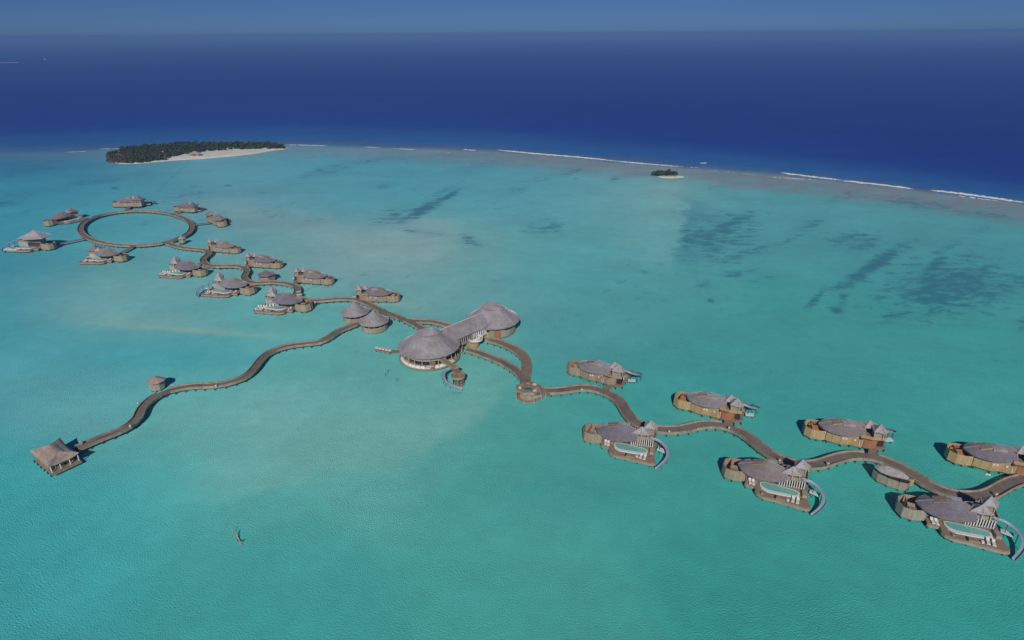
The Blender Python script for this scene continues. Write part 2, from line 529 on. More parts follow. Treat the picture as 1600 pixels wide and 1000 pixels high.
def water_material():
    m = bpy.data.materials.new('sea_water')
    m.use_nodes = True
    nt = m.node_tree
    N, L = nt.nodes, nt.links
    b = N['Principled BSDF']
    at_ = N.new('ShaderNodeAttribute')
    at_.attribute_name = 'tone'
    geo = N.new('ShaderNodeNewGeometry')

    def noise(scale, detail, stretch=(1, 1, 1), rough=.6):
        mp = N.new('ShaderNodeMapping')
        mp.inputs['Scale'].default_value = stretch
        mp.inputs['Rotation'].default_value = (0, 0, .35)
        L.new(geo.outputs['Position'], mp.inputs[0])
        n = N.new('ShaderNodeTexNoise')
        n.inputs['Scale'].default_value = scale
        n.inputs['Detail'].default_value = detail
        n.inputs['Roughness'].default_value = rough
        L.new(mp.outputs[0], n.inputs['Vector'])
        return n.outputs[0]

    # bottom mottling: sand ripples and weed seen through the water; surface streaks painted over it
    mot = noise(.16, 6, (1, 1, 1), .7)
    rm = N.new('ShaderNodeMapRange')
    rm.inputs[1].default_value, rm.inputs[2].default_value = .3, .7
    rm.inputs[3].default_value, rm.inputs[4].default_value = .93, 1.07
    L.new(mot, rm.inputs[0])
    def span(x, lo, hi):
        n = N.new('ShaderNodeMapRange')
        n.inputs[1].default_value, n.inputs[2].default_value = .3, .7
        n.inputs[3].default_value, n.inputs[4].default_value = lo, hi
        L.new(x, n.inputs[0])
        return n.outputs[0]

    def times(a, b2):
        n = N.new('ShaderNodeMath')
        n.operation = 'MULTIPLY'
        L.new(a, n.inputs[0])
        L.new(b2, n.inputs[1])
        return n.outputs[0]
    tot = times(times(rm.outputs[0], span(noise(.034, 5), .93, 1.07)), span(noise(.006, 4, (1, 3.5, 1)), .95, 1.05))  # last factor: light and dark bands of swell and wind painted into the colour
    mul = N.new('ShaderNodeVectorMath')
    mul.operation = 'SCALE'
    L.new(at_.outputs['Color'], mul.inputs[0])
    L.new(tot, mul.inputs['Scale'])
    # seagrass and coral on the bottom: streaks broken up by noise
    wd = N.new('ShaderNodeAttribute')
    wd.attribute_name = 'weed'
    mp = N.new('ShaderNodeMapping')
    mp.inputs['Rotation'].default_value = (0, 0, -math.radians(50))
    mp.inputs['Scale'].default_value = (.5, 1, 1)
    L.new(geo.outputs['Position'], mp.inputs[0])
    wn_ = N.new('ShaderNodeTexNoise')
    wn_.inputs['Scale'].default_value = .17
    wn_.inputs['Detail'].default_value = 9
    wn_.inputs['Roughness'].default_value = .78
    L.new(mp.outputs[0], wn_.inputs['Vector'])

    def math_(op, a, b2, clamp=False):
        n = N.new('ShaderNodeMath')
        n.operation = op
        n.use_clamp = clamp
        for k, q in enumerate((a, b2)):
            if isinstance(q, (int, float)):
                n.inputs[k].default_value = q
            else:
                L.new(q, n.inputs[k])
        return n.outputs[0]

    def ramp(x, lo, hi, top=1.0):
        n = N.new('ShaderNodeMapRange')
        n.interpolation_type = 'SMOOTHSTEP'
        n.inputs[1].default_value, n.inputs[2].default_value = lo, hi
        n.inputs[4].default_value = top
        L.new(x, n.inputs[0])
        return n.outputs[0]

    val = math_('ADD', math_('MULTIPLY', wd.outputs['Fac'], .82), math_('MULTIPLY', math_('SUBTRACT', wn_.outputs[0], .5), 3.2))
    msk = math_('MULTIPLY', ramp(val, .24, .74, .70), ramp(wd.outputs['Fac'], .04, .3))
    mx = N.new('ShaderNodeMix')
    mx.data_type = 'RGBA'
    L.new(msk, mx.inputs[0])
    L.new(mul.outputs[0], mx.inputs[6])
    mx.inputs[7].default_value = (*[c * k for c, k in zip(lin((42, 92, 113)), WATER_GAIN)], 1)
    L.new(mx.outputs[2], b.inputs['Base Color'])
    # ripples: wind chop over longer waves
    h1 = noise(3.0, 2, (1, .9, 1))
    h2 = noise(.3, 3, (1, 1.5, 1))
    gust = ramp(noise(.011, 3, (1, 1.7, 1)), .36, .64)
    b1 = N.new('ShaderNodeBump')
    L.new(math_('ADD', math_('MULTIPLY', gust, .4), .75), b1.inputs['Strength'])
    b1.inputs['Distance'].default_value = .27
    L.new(h1, b1.inputs['Height'])
    b2 = N.new('ShaderNodeBump')
    L.new(math_('ADD', math_('MULTIPLY', gust, .12), .08), b2.inputs['Strength'])
    b2.inputs['Distance'].default_value = .5
    L.new(h2, b2.inputs['Height'])
    L.new(b1.outputs[0], b2.inputs['Normal'])
    L.new(b2.outputs[0], b.inputs['Normal'])
    b.inputs['Roughness'].default_value = .32
    b.inputs['IOR'].default_value = 1.33
    b.inputs['Specular IOR Level'].default_value = .18
    return m


wme.materials.append(water_material())
water = bpy.data.objects.new('water', wme)
COL.objects.link(water)
tag(water, kind='structure')

# haze: the air itself, one closed box round everything
hz = MB().box((0, 29500, 55), (118000, 63800, 114.0))
haze_mat = bpy.data.materials.new('haze_air')
haze_mat.use_nodes = True
hn = haze_mat.node_tree
hn.nodes.remove(hn.nodes['Principled BSDF'])
pv = hn.nodes.new('ShaderNodeVolumePrincipled')
pv.inputs['Color'].default_value = (.235, .47, .98, 1)
pv.inputs['Density'].default_value = 1.9e-4
pv.inputs['Anisotropy'].default_value = -0.12
hn.links.new(pv.outputs[0], hn.nodes['Material Output'].inputs['Volume'])
haze = hz.build('haze', haze_mat)
tag(haze, 'thin blue sea haze over the whole lagoon', kind='stuff')

# ------------------------------------------------------------------ jetties
DECK = 1.5
PX = {
    'east': [(838, 610), (858, 611), (880, 610), (910, 606), (934, 609), (956, 618), (970, 630), (977, 643), (988, 656), (1004, 666),
             (1024, 670.5), (1046, 672), (1070, 670), (1090, 665), (1108, 663), (1124, 664), (1140, 668), (1158, 676), (1173, 686),
             (1186, 697), (1201, 708), (1220, 718), (1240, 724.5), (1262, 727), (1282, 725), (1300, 719), (1317, 714), (1336, 711.5),
             (1357, 713), (1378, 718), (1397, 726), (1414, 734), (1430, 744), (1446, 755), (1464, 764), (1484, 771), (1506, 775),
             (1530, 775.5), (1550, 771), (1564, 763), (1580, 755), (1600, 749), (1640, 742)],
    'loop': [(822, 600), (820, 590), (822, 580), (822.5, 568), (818, 557), (808, 548), (794, 540.5), (780, 535), (764, 531)],
    'branch': [(820, 598), (813, 586), (800, 575), (780, 564), (760, 556), (745, 550.5), (728, 546)],
    'west': [(672, 522), (660, 514), (650, 508), (637, 501.5), (620, 495), (597, 485.5), (577, 476), (562, 469.5), (542, 467), (517, 468),
             (492, 470), (472, 467.5), (463, 461.5), (465, 455), (462, 448), (447, 443), (425, 441), (400, 442), (386, 439), (382, 432),
             (386, 424.5), (380, 418), (365, 415.5), (340, 416), (325, 414), (317.5, 409), (319, 403.5), (326, 398), (326, 393.5),
             (315, 390), (292, 388), (276, 385), (262, 380)],
    'west_loop': [(632, 499.5), (646, 501.5), (660, 502), (676, 503), (694, 507), (712, 512)],
    'spur': [(560, 505), (545, 511), (530, 517), (512, 529), (497, 535), (475, 537.5), (455, 540), (435, 545), (417, 554), (405, 566),
             (396, 578), (381, 590), (350, 600), (324, 602.5), (300, 603.5), (276, 607.5), (252, 615), (234, 626), (221, 640),
             (216, 652), (204, 664), (186, 674), (160, 684), (120, 701)],
}
RING = [at(212.8 + 87.2 * math.cos(t), 356.6 + 27.1 * math.sin(t) - 1.7 * math.cos(t), DECK)
        for t in np.linspace(0, 2 * math.pi, 41)]
LINES = {k: smooth_line([at(u, v, DECK) for u, v in p]) for k, p in PX.items()}
LINES['ring'] = smooth_line(RING)
LINES['ring'][-1] = LINES['ring'][0]
WIDTH = dict(east=3.25, loop=3.4, branch=2.9, west=2.85, west_loop=2.8, spur=2.65, ring=2.9)
OPEN = []                                   # places where a bridge meets a jetty: no side screen there (x, y, radius)


def near(p, q):
    return math.hypot(p[0] - q[0], p[1] - q[1])


def nearest(p, keys):
    best = None
    for k in keys:
        for q in LINES[k]:
            d = near(p, q)
            if best is None or d < best[0]:
                best = (d, q, k)
    return best


def pile_mesh(name, h, r=.17):
    m = MB()
    m.loft([[(x, y, 0) for x, y in circle(0, 0, r * 1.15, 7)], [(x, y, h) for x, y in circle(0, 0, r, 7)]])
    o = m.build(name, M['pile'])
    me = o.data
    bpy.data.objects.remove(o)
    return me


PILE = pile_mesh('pile', 2.6)


def add_piles(pts, parent, top):
    for x, y in pts:
        o = bpy.data.objects.new('pile', PILE)
        COL.objects.link(o)
        o.parent = parent
        o.location = (x, y, top - 2.6)


JETTY_INFO = {
    'east': ('curving brown boardwalk that winds between the seven villas on the right', 'jetty'),
    'loop': ('pale boardwalk bowing round from the far hall to the octagonal lookout', 'jetty_pale'),
    'branch': ('straighter brown boardwalk from under the halls to the octagonal lookout', 'jetty'),
    'west': ('zigzag brown boardwalk from the round halls to the ring shaped walkway', 'jetty'),
    'west_loop': ('short pale boardwalk arm passing behind the near round hall', 'jetty_pale'),
    'spur': ('long winding boardwalk out to the thatched boathouse at lower left', 'jetty'),
    'ring': ('large oval ring of boardwalk standing in the lagoon at far left', 'jetty'),
}


def build_jetty(key, k):
    line, w = LINES[key], WIDTH[key]
    label, m = JETTY_INFO[key]
    root = thing('boardwalk', label, 'boardwalk', (0, 0, 0), 0, 'boardwalks over the lagoon')
    closed = key == 'ring'
    zt = DECK + .006 * k
    n = len(line)

    def off(d):
        q = offset(line, d)
        if closed:
            a = offset([line[-2]] + line[:2], d)[1]
            q[0] = q[-1] = a
        return q
    L, R = off(w / 2), off(-w / 2)
    MB().loft([[(L[i][0], L[i][1], zt - .28), (R[i][0], R[i][1], zt - .28), (R[i][0], R[i][1], zt), (L[i][0], L[i][1], zt)]
               for i in range(n)], cap=not closed).build('deck', M[m], root)
    others = [(o, WIDTH[o]) for o in LINES if o != key]
    for d in (w / 2 - .02, -w / 2 + .02):
        q = off(d)
        keep = []
        for p in q:
            ok = all(near(p, c) > ow / 2 + .25 for o, ow in others for c in LINES[o])
            ok = ok and all(near(p, (c[0], c[1])) > c[2] for c in OPEN)
            keep.append(ok)
        i = 0
        while i < n:
            if not keep[i]:
                i += 1
                continue
            j = i
            while j + 1 < n and keep[j + 1]:
                j += 1
            if j - i >= 1:
                seg = q[i:j + 1]
                s = MB().wall(seg, zt - .5, zt + .42, .14, -.12 if d > 0 else .12)
                o = s.build('side_screen', M['screen'], root)
                MB().wall(offset(seg, .13 if d > 0 else -.13), zt + .424, zt + .50, .26).build('handrail', M['screen'], o)
            i = j + 1
    pil = []
    for d in (w / 2 - .35, -w / 2 + .35):
        q = off(d)
        pil += [q[i] for i in range(1, n - (2 if closed else 0), 2)]
    if len(pil) > 290:
        pil = pil[:290]
    add_piles(pil, root, zt - .29)
    return root


# ------------------------------------------------------------------ roof shapes
def leaf_roof(x0, x1, W, ze, h, th=.32, y0=0.0, blunt=.80, n=22, end=.5, peak=.34):
    """leaf shaped shingle roof: pointed at x0, blunt at x1"""
    m = MB()
    cs = [-1, -.86, -.66, -.45, -.22, -.07, 0, .07, .22, .45, .66, .86, 1]
    tops, bots = [], []
    for i in range(n + 1):
        s = i / n
        s = s ** 1.25
        w = W * math.sin(math.pi * max(.0009, s) ** .64 * blunt)
        r = min(1, (s / peak)) ** .8
        if s > .72:
            r *= 1 - (1 - end) * ((s - .72) / .28) ** 1.6
        x = x0 + (x1 - x0) * s
        top = [(x, y0 + w * c * (1 + (rng.uniform(-.018, .018) if abs(c) == 1 else 0)), ze + h * r * (1 - abs(c) ** 1.18) + (rng.uniform(-.05, .05) if abs(c) == 1 else 0)) for c in cs]
        tops.append(top)
        bots.append([(p[0], p[1] * .995, p[2] - th) for p in reversed(top)])
    m.loft([t + b for t, b in zip(tops, bots)])
    return m


def tent_roof(poly, ze, apex, th=.2, power=.78, n=5):
    """hipped shingle roof with a slightly hollow slope over an irregular plan, apex a short ridge"""
    m = MB()
    rings = [[(x, y, ze - th) for x, y in poly]]
    for i in range(n + 1):
        t = i / n
        z = ze + (apex[2] - ze) * t ** (1 / power)
        k = 1 - t * .985
        rings.append([(apex[0] + (x - apex[0]) * k, apex[1] + (y - apex[1]) * k, z) for x, y in poly])
    m.loft(rings)
    return m


def cone_roof(cx, cy, prof, n=40, ry=1.0, rot=0.0):
    m = MB()
    rings = []
    for r, z in prof:
        ring = []
        for i in range(n):
            a = 2 * math.pi * i / n
            x, y = r * math.cos(a), r * ry * math.sin(a)
            ring.append((cx + x * math.cos(rot) - y * math.sin(rot), cy + x * math.sin(rot) + y * math.cos(rot), z))
        rings.append(ring)
    m.loft(rings)
    return m


def trough(path, w, depth, th=.07):
    """open half-pipe along a path of (x, y, z)"""
    m = MB()
    prof = [(-1, 0), (-.92, -.5), (-.6, -.9), (0, -1), (.6, -.9), (.92, -.5), (1, 0)]
    rings = []
    for i, p in enumerate(path):
        a, b = path[max(0, i - 1)], path[min(len(path) - 1, i + 1)]
        dx, dy = b[0] - a[0], b[1] - a[1]
        l = math.hypot(dx, dy) or 1
        nx, ny = -dy / l, dx / l
        inner = [(p[0] + nx * c * w / 2, p[1] + ny * c * w / 2, p[2] + d * depth) for c, d in prof]
        outer = [(p[0] + nx * c * (w / 2 + th), p[1] + ny * c * (w / 2 + th), p[2] + d * (depth + th)) for c, d in reversed(prof)]
        rings.append(inner + outer)
    m.loft(rings)
    return m


def path3(pts, n=40):
    """smooth space curve through pts"""
    xy = smooth_line([p[:2] for p in pts], .5)
    s = [0]
    for a, b in zip(xy, xy[1:]):
        s.append(s[-1] + near(a, b))
    ks, kz = [], []
    for p in pts:
        j = min(range(len(xy)), key=lambda i: near(xy[i], p))
        ks.append(s[j])
        kz.append(p[2])
    z = np.interp(s, ks, kz)
    return [(x, y, float(q)) for (x, y), q in zip(xy, z)]


def edge_points(poly, step, inset=.25):
    n = len(poly)
    cx = sum(p[0] for p in poly) / n
    cy = sum(p[1] for p in poly) / n
    out = []
    for i in range(n):
        a, b = poly[i], poly[(i + 1) % n]
        l = near(a, b)
        k = max(1, int(l / step))
        for j in range(k):
            t = j / k
            x, y = a[0] + (b[0] - a[0]) * t, a[1] + (b[1] - a[1]) * t
            d = math.hypot(x - cx, y - cy) or 1
            out.append((x - (x - cx) / d * inset, y - (y - cy) / d * inset))
    return out


# ------------------------------------------------------------------ sun loungers
def lounger(x, y, z, rz, label, group):
    r = thing('sun_lounger', label, 'sun lounger', (x, y, z), rz, group)
    fr = MB().box((0, 0, .2), (.7, 1.95, .1))
    for sx in (-.28, .28):
        for sy in (-.85, .85):
            fr.box((sx, sy, .075), (.08, .08, .15))
    fr.build('frame', M['white'], r)
    MB().box((0, -.32, .31), (.66, 1.28, .12)).build('seat_cushion', M['cushion'], r)
    MB().add([(-.33, .33, .26), (.33, .33, .26), (.33, .93, .62), (-.33, .93, .62), (-.33, .30, .38), (.33, .30, .38), (.33, .90, .74), (-.33, .90, .74)],
             [(3, 2, 1, 0), (4, 5, 6, 7), (0, 1, 5, 4), (1, 2, 6, 5), (2, 3, 7, 6), (3, 0, 4, 7)]).build('backrest', M['cushion'], r)
    return r


# ------------------------------------------------------------------ water villas
def villa(o, ang, mirror, label, wood='tan', slide=True, big=False, storeys=1, scale=1.0, keys=('east',), loungers=None,
          roofmat='thatch_dark', white_row=False, deckmat='deck', entry=(18.6, 4.6), bridge=True, short=''):
    """overwater villa: walled bath garden at x = 0, house under a leaf roof, tower roofs and slide at the far end;
    the pool deck is on the -y side (mirrored: +y side)"""
    rz = math.radians(ang)
    root = thing('water_villa', label, 'villa', (o[0], o[1], 0), rz, 'overwater villas', scale)
    W = M[wood]
    if roofmat == 'thatch_dark':
        roofmat = ('thatch_dark', 'thatch_brown', 'thatch_silver')[int(abs(o[0] * 1.7 + o[1])) % 3]
    dz = 3.0 if storeys == 2 else 0.0

    def B(m, name, mt, parent=None, smooth=False):
        return m.build(name, mt, parent or root, smooth, mirror)
    # decks
    deck = [(6.3, -2.2), (6.35, -4.1), (9.0, -4.2), (9.1, -6.0), (9.7, -6.8), (11.1, -7.5), (14, -7.5), (21.3, -7.9), (22.3, -7.4),
            (22.4, -6.6), (21.9, -5.2), (21.6, -3.6), (21.5, 3.7), (19.6, 5.0), (17.0, 5.2), (15.0, 4.6), (12.2, 3.9), (9.6, 4.3), (6, 3.2)]
    B(MB().prism(deck, 1.16, 1.5), 'deck', M[deckmat])
    skirt = [(6.36, -4.12), (9.0, -4.22), (9.1, -6.02), (9.7, -6.84), (11.1, -7.55), (14, -7.56), (21.3, -7.96), (22.35, -7.44)]
    B(MB().wall(skirt, .55, 1.15, .12), 'deck_skirt', W)
    # bath garden: leaning board panels round an oval court
    bath = [(6.2, -2.3), (3.1, -3.2), (1.0, -2.7), (0, -.7), (.2, 1.5), (1.7, 2.9), (3.6, 3.2), (5.7, 2.9)]
    B(MB().prism(bath, .85, 1.28), 'bath_floor', M['deck_red'])
    for a, b in zip(bath, bath[1:]):
        q = (a[0] + (b[0] - a[0]) * .985, a[1] + (b[1] - a[1]) * .985)
        j = rng.uniform(-.06, .06)
        B(MB().wall([a, q], .75, 3.65 + j, .12, .16), 'fence_panel', W if rng.random() > .3 else M['tan' if wood != 'gold' else 'gold'])
    B(MB().wall([(2.1, -1.6), (2.1, 2.1)], 1.28, 3.6, .12), 'screen_wall', W)
    B(MB().wall([(2.2, -.1), (4.6, -.2)], 1.28, 3.5, .12), 'screen_wall', M['red'] if wood == 'gold' else W)
    tub = MB().prism(circle(4.0, 1.2, 1.0, 16, 0, .6), 1.28, 1.85)
    B(tub, 'bathtub', M['white'])
    B(MB().prism([(2.3, -2.4), (4.0, -2.6), (4.0, -1.4), (2.3, -1.4)], 3.2, 3.34), 'shower_canopy', M['deck'])
    # house walls
    house = [(5.6, -.6), (6.6, -1.1), (14.4, -1.0), (14.4, 3.1), (10.5, 3.4), (7, 2.6), (5.4, 1.4)]
    hw = B(MB().prism(house, 1.504, 4.25 + dz), 'house_wall', M['tan_pale'])
    for x in np.arange(7.0, 14.0, 1.25):
        g = B(MB().box((x + .5, -1.13, 2.72), (1.02, .06, 2.1)), 'window', M['glass'], hw)
    if storeys == 2:
        for x in np.arange(7.0, 14.0, 1.75):
            B(MB().box((x + .5, -1.13, 5.9), (1.2, .06, 1.5)), 'window', M['glass'], hw)
        B(MB().wall([(5.6, -2.0), (14.4, -2.0)], 4.3, 5.2, .1), 'balcony_screen', W)
        B(MB().prism([(5.6, -2.1), (14.5, -2.1), (14.5, -1.02), (5.6, -1.02)], 4.1, 4.28), 'balcony_floor', M['deck'])
    # back wall towards the jetty
    back = [(5.8, 3.0), (7.4, 3.7), (9.5, 4.25), (11.0, 4.0), (12.3, 3.95), (14.0, 4.4), (15.0, 4.65)]
    for a, b in zip(back, back[1:]):
        q = (a[0] + (b[0] - a[0]) * .985, a[1] + (b[1] - a[1]) * .985)
        B(MB().wall([q, a], .9, 3.5, .12, .08), 'fence_panel', W)
    for x in (10.1, 10.9, 13.1):
        B(MB().box((x, 4.26 if x < 12 else 4.33, 3.0), (.42, .12, .5)), 'shutter', M['white'])
    # the leaf roof with its sliding part
    rf = B(tent_roof([(2.6, -3.4), (6, -5.4), (11, -6.0), (16.4, -4.4), (17.2, 0), (16.4, 4.4), (11, 5.4), (6, 5.0), (2.8, 3.2)], 7.1, (9.5, 0, 10.4), .25, .9), 'roof', M[roofmat]) if storeys == 2 else B(leaf_roof(3.8 - dz * .3, 16.2 + dz * .2, 4.55 + dz * .35, 4.2 + dz, 2.75 + dz * .4, peak=.56), 'roof', M[roofmat], None, False)
    if storeys == 1:
        rd = [(p[0], p[1], p[2] + .03) for p in [t_.v[k] for t_ in (leaf_roof(3.8 - dz * .3, 16.2 + dz * .2, 4.55 + dz * .35, 4.2 + dz, 2.75 + dz * .4, peak=.56),) for k in range(6, 23 * 26, 26)]]
        rcap = MB()
        for a_, b_ in zip(rd[:8], rd[1:9]):
            rcap.bar(a_, b_, .34, .12)
        B(rcap, 'ridge_cap', M['thatch'], rf)
    X0, X1, HH = 3.8 - dz * .3, 16.2 + dz * .2, 2.75 + dz * .4

    def rz_(x):
        return 4.2 + dz + HH * min(1, (x - X0) / (X1 - X0) / .56) ** .8

    def slab(x0, x1, y0, y1, lo, hi):
        c = [(x0, y0), (x1, y0), (x1, y1), (x0, y1)]
        return MB().add([(x, y, rz_(x) + lo) for x, y in c] + [(x, y, rz_(x) + hi) for x, y in c],
                        [(3, 2, 1, 0), (4, 5, 6, 7), (0, 1, 5, 4), (1, 2, 6, 5), (2, 3, 7, 6), (3, 0, 4, 7)])
    if storeys == 1:
        B(slab(7.2, 9.9, -.9, 1.6, -.95, -.1), 'sliding_roof_panel', M['deck' if wood != 'gold' else 'tan'], rf)
        B(slab(9.95, 13.2, .35, 2.0, -1.1, -.32), 'roof_recess', M['thatch'], rf)
        B(MB().bar((9.9, -.95, rz_(9.9) - .42), (13.0, -.5, rz_(13) - .3), .16, .16), 'roof_track', M['tan'], rf)
        B(MB().bar((9.9, 2.2, rz_(9.9) - .85), (13.0, 2.1, rz_(13) - .8), .12, .12), 'roof_track', M['tan'], rf)
    # terrace block with its white fins towards the pool
    block = [(14.45, -.75), (20.5, .15), (20.7, 3.5), (14.45, 3.4)]
    tb = B(MB().prism(block, 1.506, 4.1), 'terrace_block', M['dark'])
    B(MB().wall([(14.2, -1.35), (20.9, -.35), (20.95, 3.6), (17.5, 4.3), (14.6, 3.6)], 3.75, 4.75, .14), 'terrace_parapet', W)
    B(MB().prism([(14.2, -1.3), (20.85, -.33), (20.85, 3.5), (14.5, 3.5)], 3.86, 4.14), 'terrace_floor', M['deck'])
    for i in range(11):
        t = i / 10
        x, y = 14.6 + 5.9 * t, -1.2 + .95 * t
        B(MB().box((x, y, 2.66), (.2, .3, 2.3)), 'fin', M['white'])
    # rounded stair wall at the back
    drum = [(16.8 + 2.3 * math.cos(a), 3.3 + 1.75 * math.sin(a)) for a in np.linspace(-.2, math.pi + .2, 12)]
    B(MB().wall(drum, 1.503, 3.95, .12), 'stair_wall', M['red'] if wood == 'gold' else M['tan'])
    B(MB().box((14.7, 4.55, 2.5), (.75, .14, 1.9)), 'entry_door', M['white'])
    if storeys == 1:
        if big:
            up = [(16.0, -.5), (21.2, -.3), (21.4, 4.4), (16.2, 4.6)]
            ub = B(MB().prism(up, 1.507, 5.6), 'bedroom_block', M['tan_pale'])
            for x in (17.1, 18.7, 20.2):
                B(MB().box((x, 4.66, 4.2), (.7, .1, .8)), 'window', M['glass'], ub)
            B(tent_roof([(15.2, -1.5), (22.1, -1.3), (22.3, 5.4), (15.3, 5.6)], 5.7, (18.8, 2.0, 8.2)), 'hipped_roof', M[roofmat])
            B(tent_roof([(13.4, -1.4), (16.6, -1.5), (16.4, 1.2), (13.6, 1.2)], 5.8, (15.0, -.2, 7.6)), 'hipped_roof', M['thatch'])
        else:
            for poly, ze, ap in (([(14.6, -1.5), (17.2, -1.75), (19.5, -1.15), (18.7, 1.35), (15.6, 1.5)], 5.9, (17.1, -.15, 7.6)),
                                 ([(17.4, 1.0), (20.4, 1.2), (21.3, 3.3), (20.2, 4.5), (17.4, 4.2)], 6.5, (19.1, 2.7, 8.5))):
                q = tent_roof(poly, ze, ap)
                hr = B(q, 'tower_roof', M['thatch'])
                for px_, py_ in poly:
                    hc = MB().bar((px_, py_, ze + .02), (ap[0] + (px_ - ap[0]) * .4, ap[1] + (py_ - ap[1]) * .4, ze + (ap[2] - ze) * .6 ** (1 / .78) + .05), .16, .1)
                    B(hc, 'hip_cap', M['tan_pale'], hr)
                c = (sum(p[0] for p in poly) / len(poly), sum(p[1] for p in poly) / len(poly))
                for px_, py_ in poly:
                    bx, by = c[0] + (px_ - c[0]) * .8, c[1] + (py_ - c[1]) * .8
                    B(MB().box((bx, by, (ze + 4.15) / 2), (.2, .2, ze - 4.15)), 'roof_post', M['post'], hr)
            B(MB().prism([(17.8, 1.6), (20.2, 1.7), (20.4, 3.6), (17.8, 3.7)], 4.15, 5.6), 'tower_wall', M['tan_pale'])
    # pool
    pool = [(9.9, -2.2), (9.95, -3.4), (10.5, -4.4), (12.0, -5.3), (15.0, -5.15), (18.5, -4.75), (19.6, -4.1), (19.6, -2.6), (18.4, -1.9), (14.0, -1.75), (11, -1.75)]
    pw = B(MB().prism([(x, y - (.28 if y < -4 else 0)) for x, y in pool], 1.3, 1.72), 'pool_rim', M['white'])
    c = (14.6, -3.3)
    inner = [(c[0] + (x - c[0]) * .93, c[1] + .12 + (y - c[1]) * .74) for x, y in pool]
    B(MB().prism(inner, 1.724, 1.75), 'pool_water', M['pool'], pw)
    if storeys == 2:
        B(MB().prism([(15.0, -8.3), (22.6, -8.2), (24.2, -5.6), (22.9, -4.6), (20.4, -5.9), (15.2, -6.1)], 1.51, 1.8), 'sunbathing_deck', M['white'])
    # sunken seat and steps at the deck edge
    B(MB().box((15.3, -7.2, 1.68), (2.2, .35, .36)), 'bench', M['tan'])
    B(MB().box((14.1, -6.75, 1.68), (.35, 1.1, .36)), 'bench', M['dark'])
    for k, (x, y) in enumerate(((11.0, -6.6), (17.0, -6.7), (20.6, -5.6), (8.9, -2.4))):
        x, y = x + rng.uniform(-.4, .4), y + rng.uniform(-.2, .2)
        B(MB().box((x, y, 1.72), (.55, .55, .44), rng.uniform(0, 1)), 'side_table', M[('tan', 'white', 'deck_red', 'tan_pale')[k]])
    B(MB().box((20.7, -3.0, 1.9), (1.1, 2.0, .8), .1), 'day_bed', M['tan_pale'])
    # net over the water
    net = [(22.1, .3), (24.5, -.5), (24.2, -2.1), (21.8, -1.3)] if slide else [(21.7, 1.6), (24.0, 1.3), (23.9, .2), (21.7, .3)]
    if not white_row:
        B(MB().prism(net, 1.45, 1.6), 'water_net', M['white'])
        B(MB().box((24.1, -1.2, .5), (.14, .14, 1.9)), 'net_post', M['pile'])
    else:
        for i in range(6):
            B(MB().box((16.6 + i * 1.0, -1.4 - i * .95 if i < 2 else -2.6 - i * .3, 2.0), (.62, .62, .95)), 'daybed', M['white'])
            B(MB().box((21.2 - .1 * i, -6.9 + i * .75, 1.85), (.6, .55, .7)), 'daybed', M['cushion'])
    if slide:
        p = path3([(19.6, -.9, 5.0), (21.6, -.75, 4.7), (23.4, -1.2, 4.2), (25.0, -2.8, 3.4), (25.5, -4.5, 2.6), (24.6, -6.6, 1.8), (22.9, -8.9, .75)])
        sl = B(trough(p, .85, .45), 'slide', M['slide'], None, True)
        for i in range(6, len(p) - 3, 5):
            B(MB().box((p[i][0], p[i][1], (p[i][2] - .6 - .5) / 2), (.13, .13, max(.2, p[i][2] - .6 + .5))), 'slide_post', M['pile'], sl)
    add = edge_points(deck, 2.6) + edge_points(bath, 2.4)
    if mirror:
        add = [(x, -y) for x, y in add]
    add_piles(add, root, 1.16)
    # bridge to the jetty
    sy = -1 if mirror else 1
    ca, sa = math.cos(rz), math.sin(rz)

    def w2(x, y):
        return (o[0] + scale * (x * ca - y * sa), o[1] + scale * (x * sa + y * ca))
    e = w2(entry[0], entry[1] * sy)
    d, q, k = nearest(e, keys)
    if bridge:
        nv = ((q[0] - e[0]) / (d or 1), (q[1] - e[1]) / (d or 1))
        end = (q[0] - nv[0] * (WIDTH[k] / 2 - .3), q[1] - nv[1] * (WIDTH[k] / 2 - .3))
        st = (e[0] - nv[0] * .6, e[1] - nv[1] * .6)

        def inv(p):
            dx, dy = (p[0] - o[0]) / scale, (p[1] - o[1]) / scale
            return (dx * ca + dy * sa, -dx * sa + dy * ca)
        a, b = inv(st), inv(end)
        MB().bar((a[0], a[1], 1.41), (b[0], b[1], 1.41), 2.2, .2).build('entry_bridge', M['jetty_pale'], root)
        OPEN.append((end[0], end[1], 1.5))
    # loungers stand on the deck as things of their own
    if loungers is None:
        loungers = [(7.5, -3.1, 12), (8.35, -3.2, 12), (18.2, -6.2, -3), (19.3, -6.3, -3)]
    for i, (x, y, a) in enumerate(loungers):
        p = w2(x, y * sy)
        where = 'near the bath court' if x < 12 else 'beside the pool'
        same = [l[0] for l in loungers if (l[0] < 12) == (x < 12)]
        side = '' if len(same) == 1 else ('left ' if (x == min(same)) != (abs(ang) > 90) else 'right ')
        lounger(p[0], p[1], 1.5 * scale, rz + math.radians(a * sy) + (math.pi if mirror else 0),
                f'{side}white sun lounger {where} of {short}', 'sun loungers on the villa decks')
    return root


E_, W_ = ('east',), ('west',)



def place(px, ang, mirror, label, **kw):
    p = at(px[0], px[1], DECK)
    villa(p, ang, mirror, label, **kw)


place((911, 676), -20.5, False, 'villa with long pool and slide nearest the octagonal lookout, bath court to the left', wood='tan', short='the first near side villa')
place((1128.4, 731.5), -25, False, 'villa with long pool and curling slide in the middle of the near row at right', wood='tan', short='the middle near side villa')
place((1399, 790.5), -22.5, False, 'largest looking villa at lower right corner with pool, its slide cut by the frame', wood='tan_pale', short='the villa in the lower right corner')

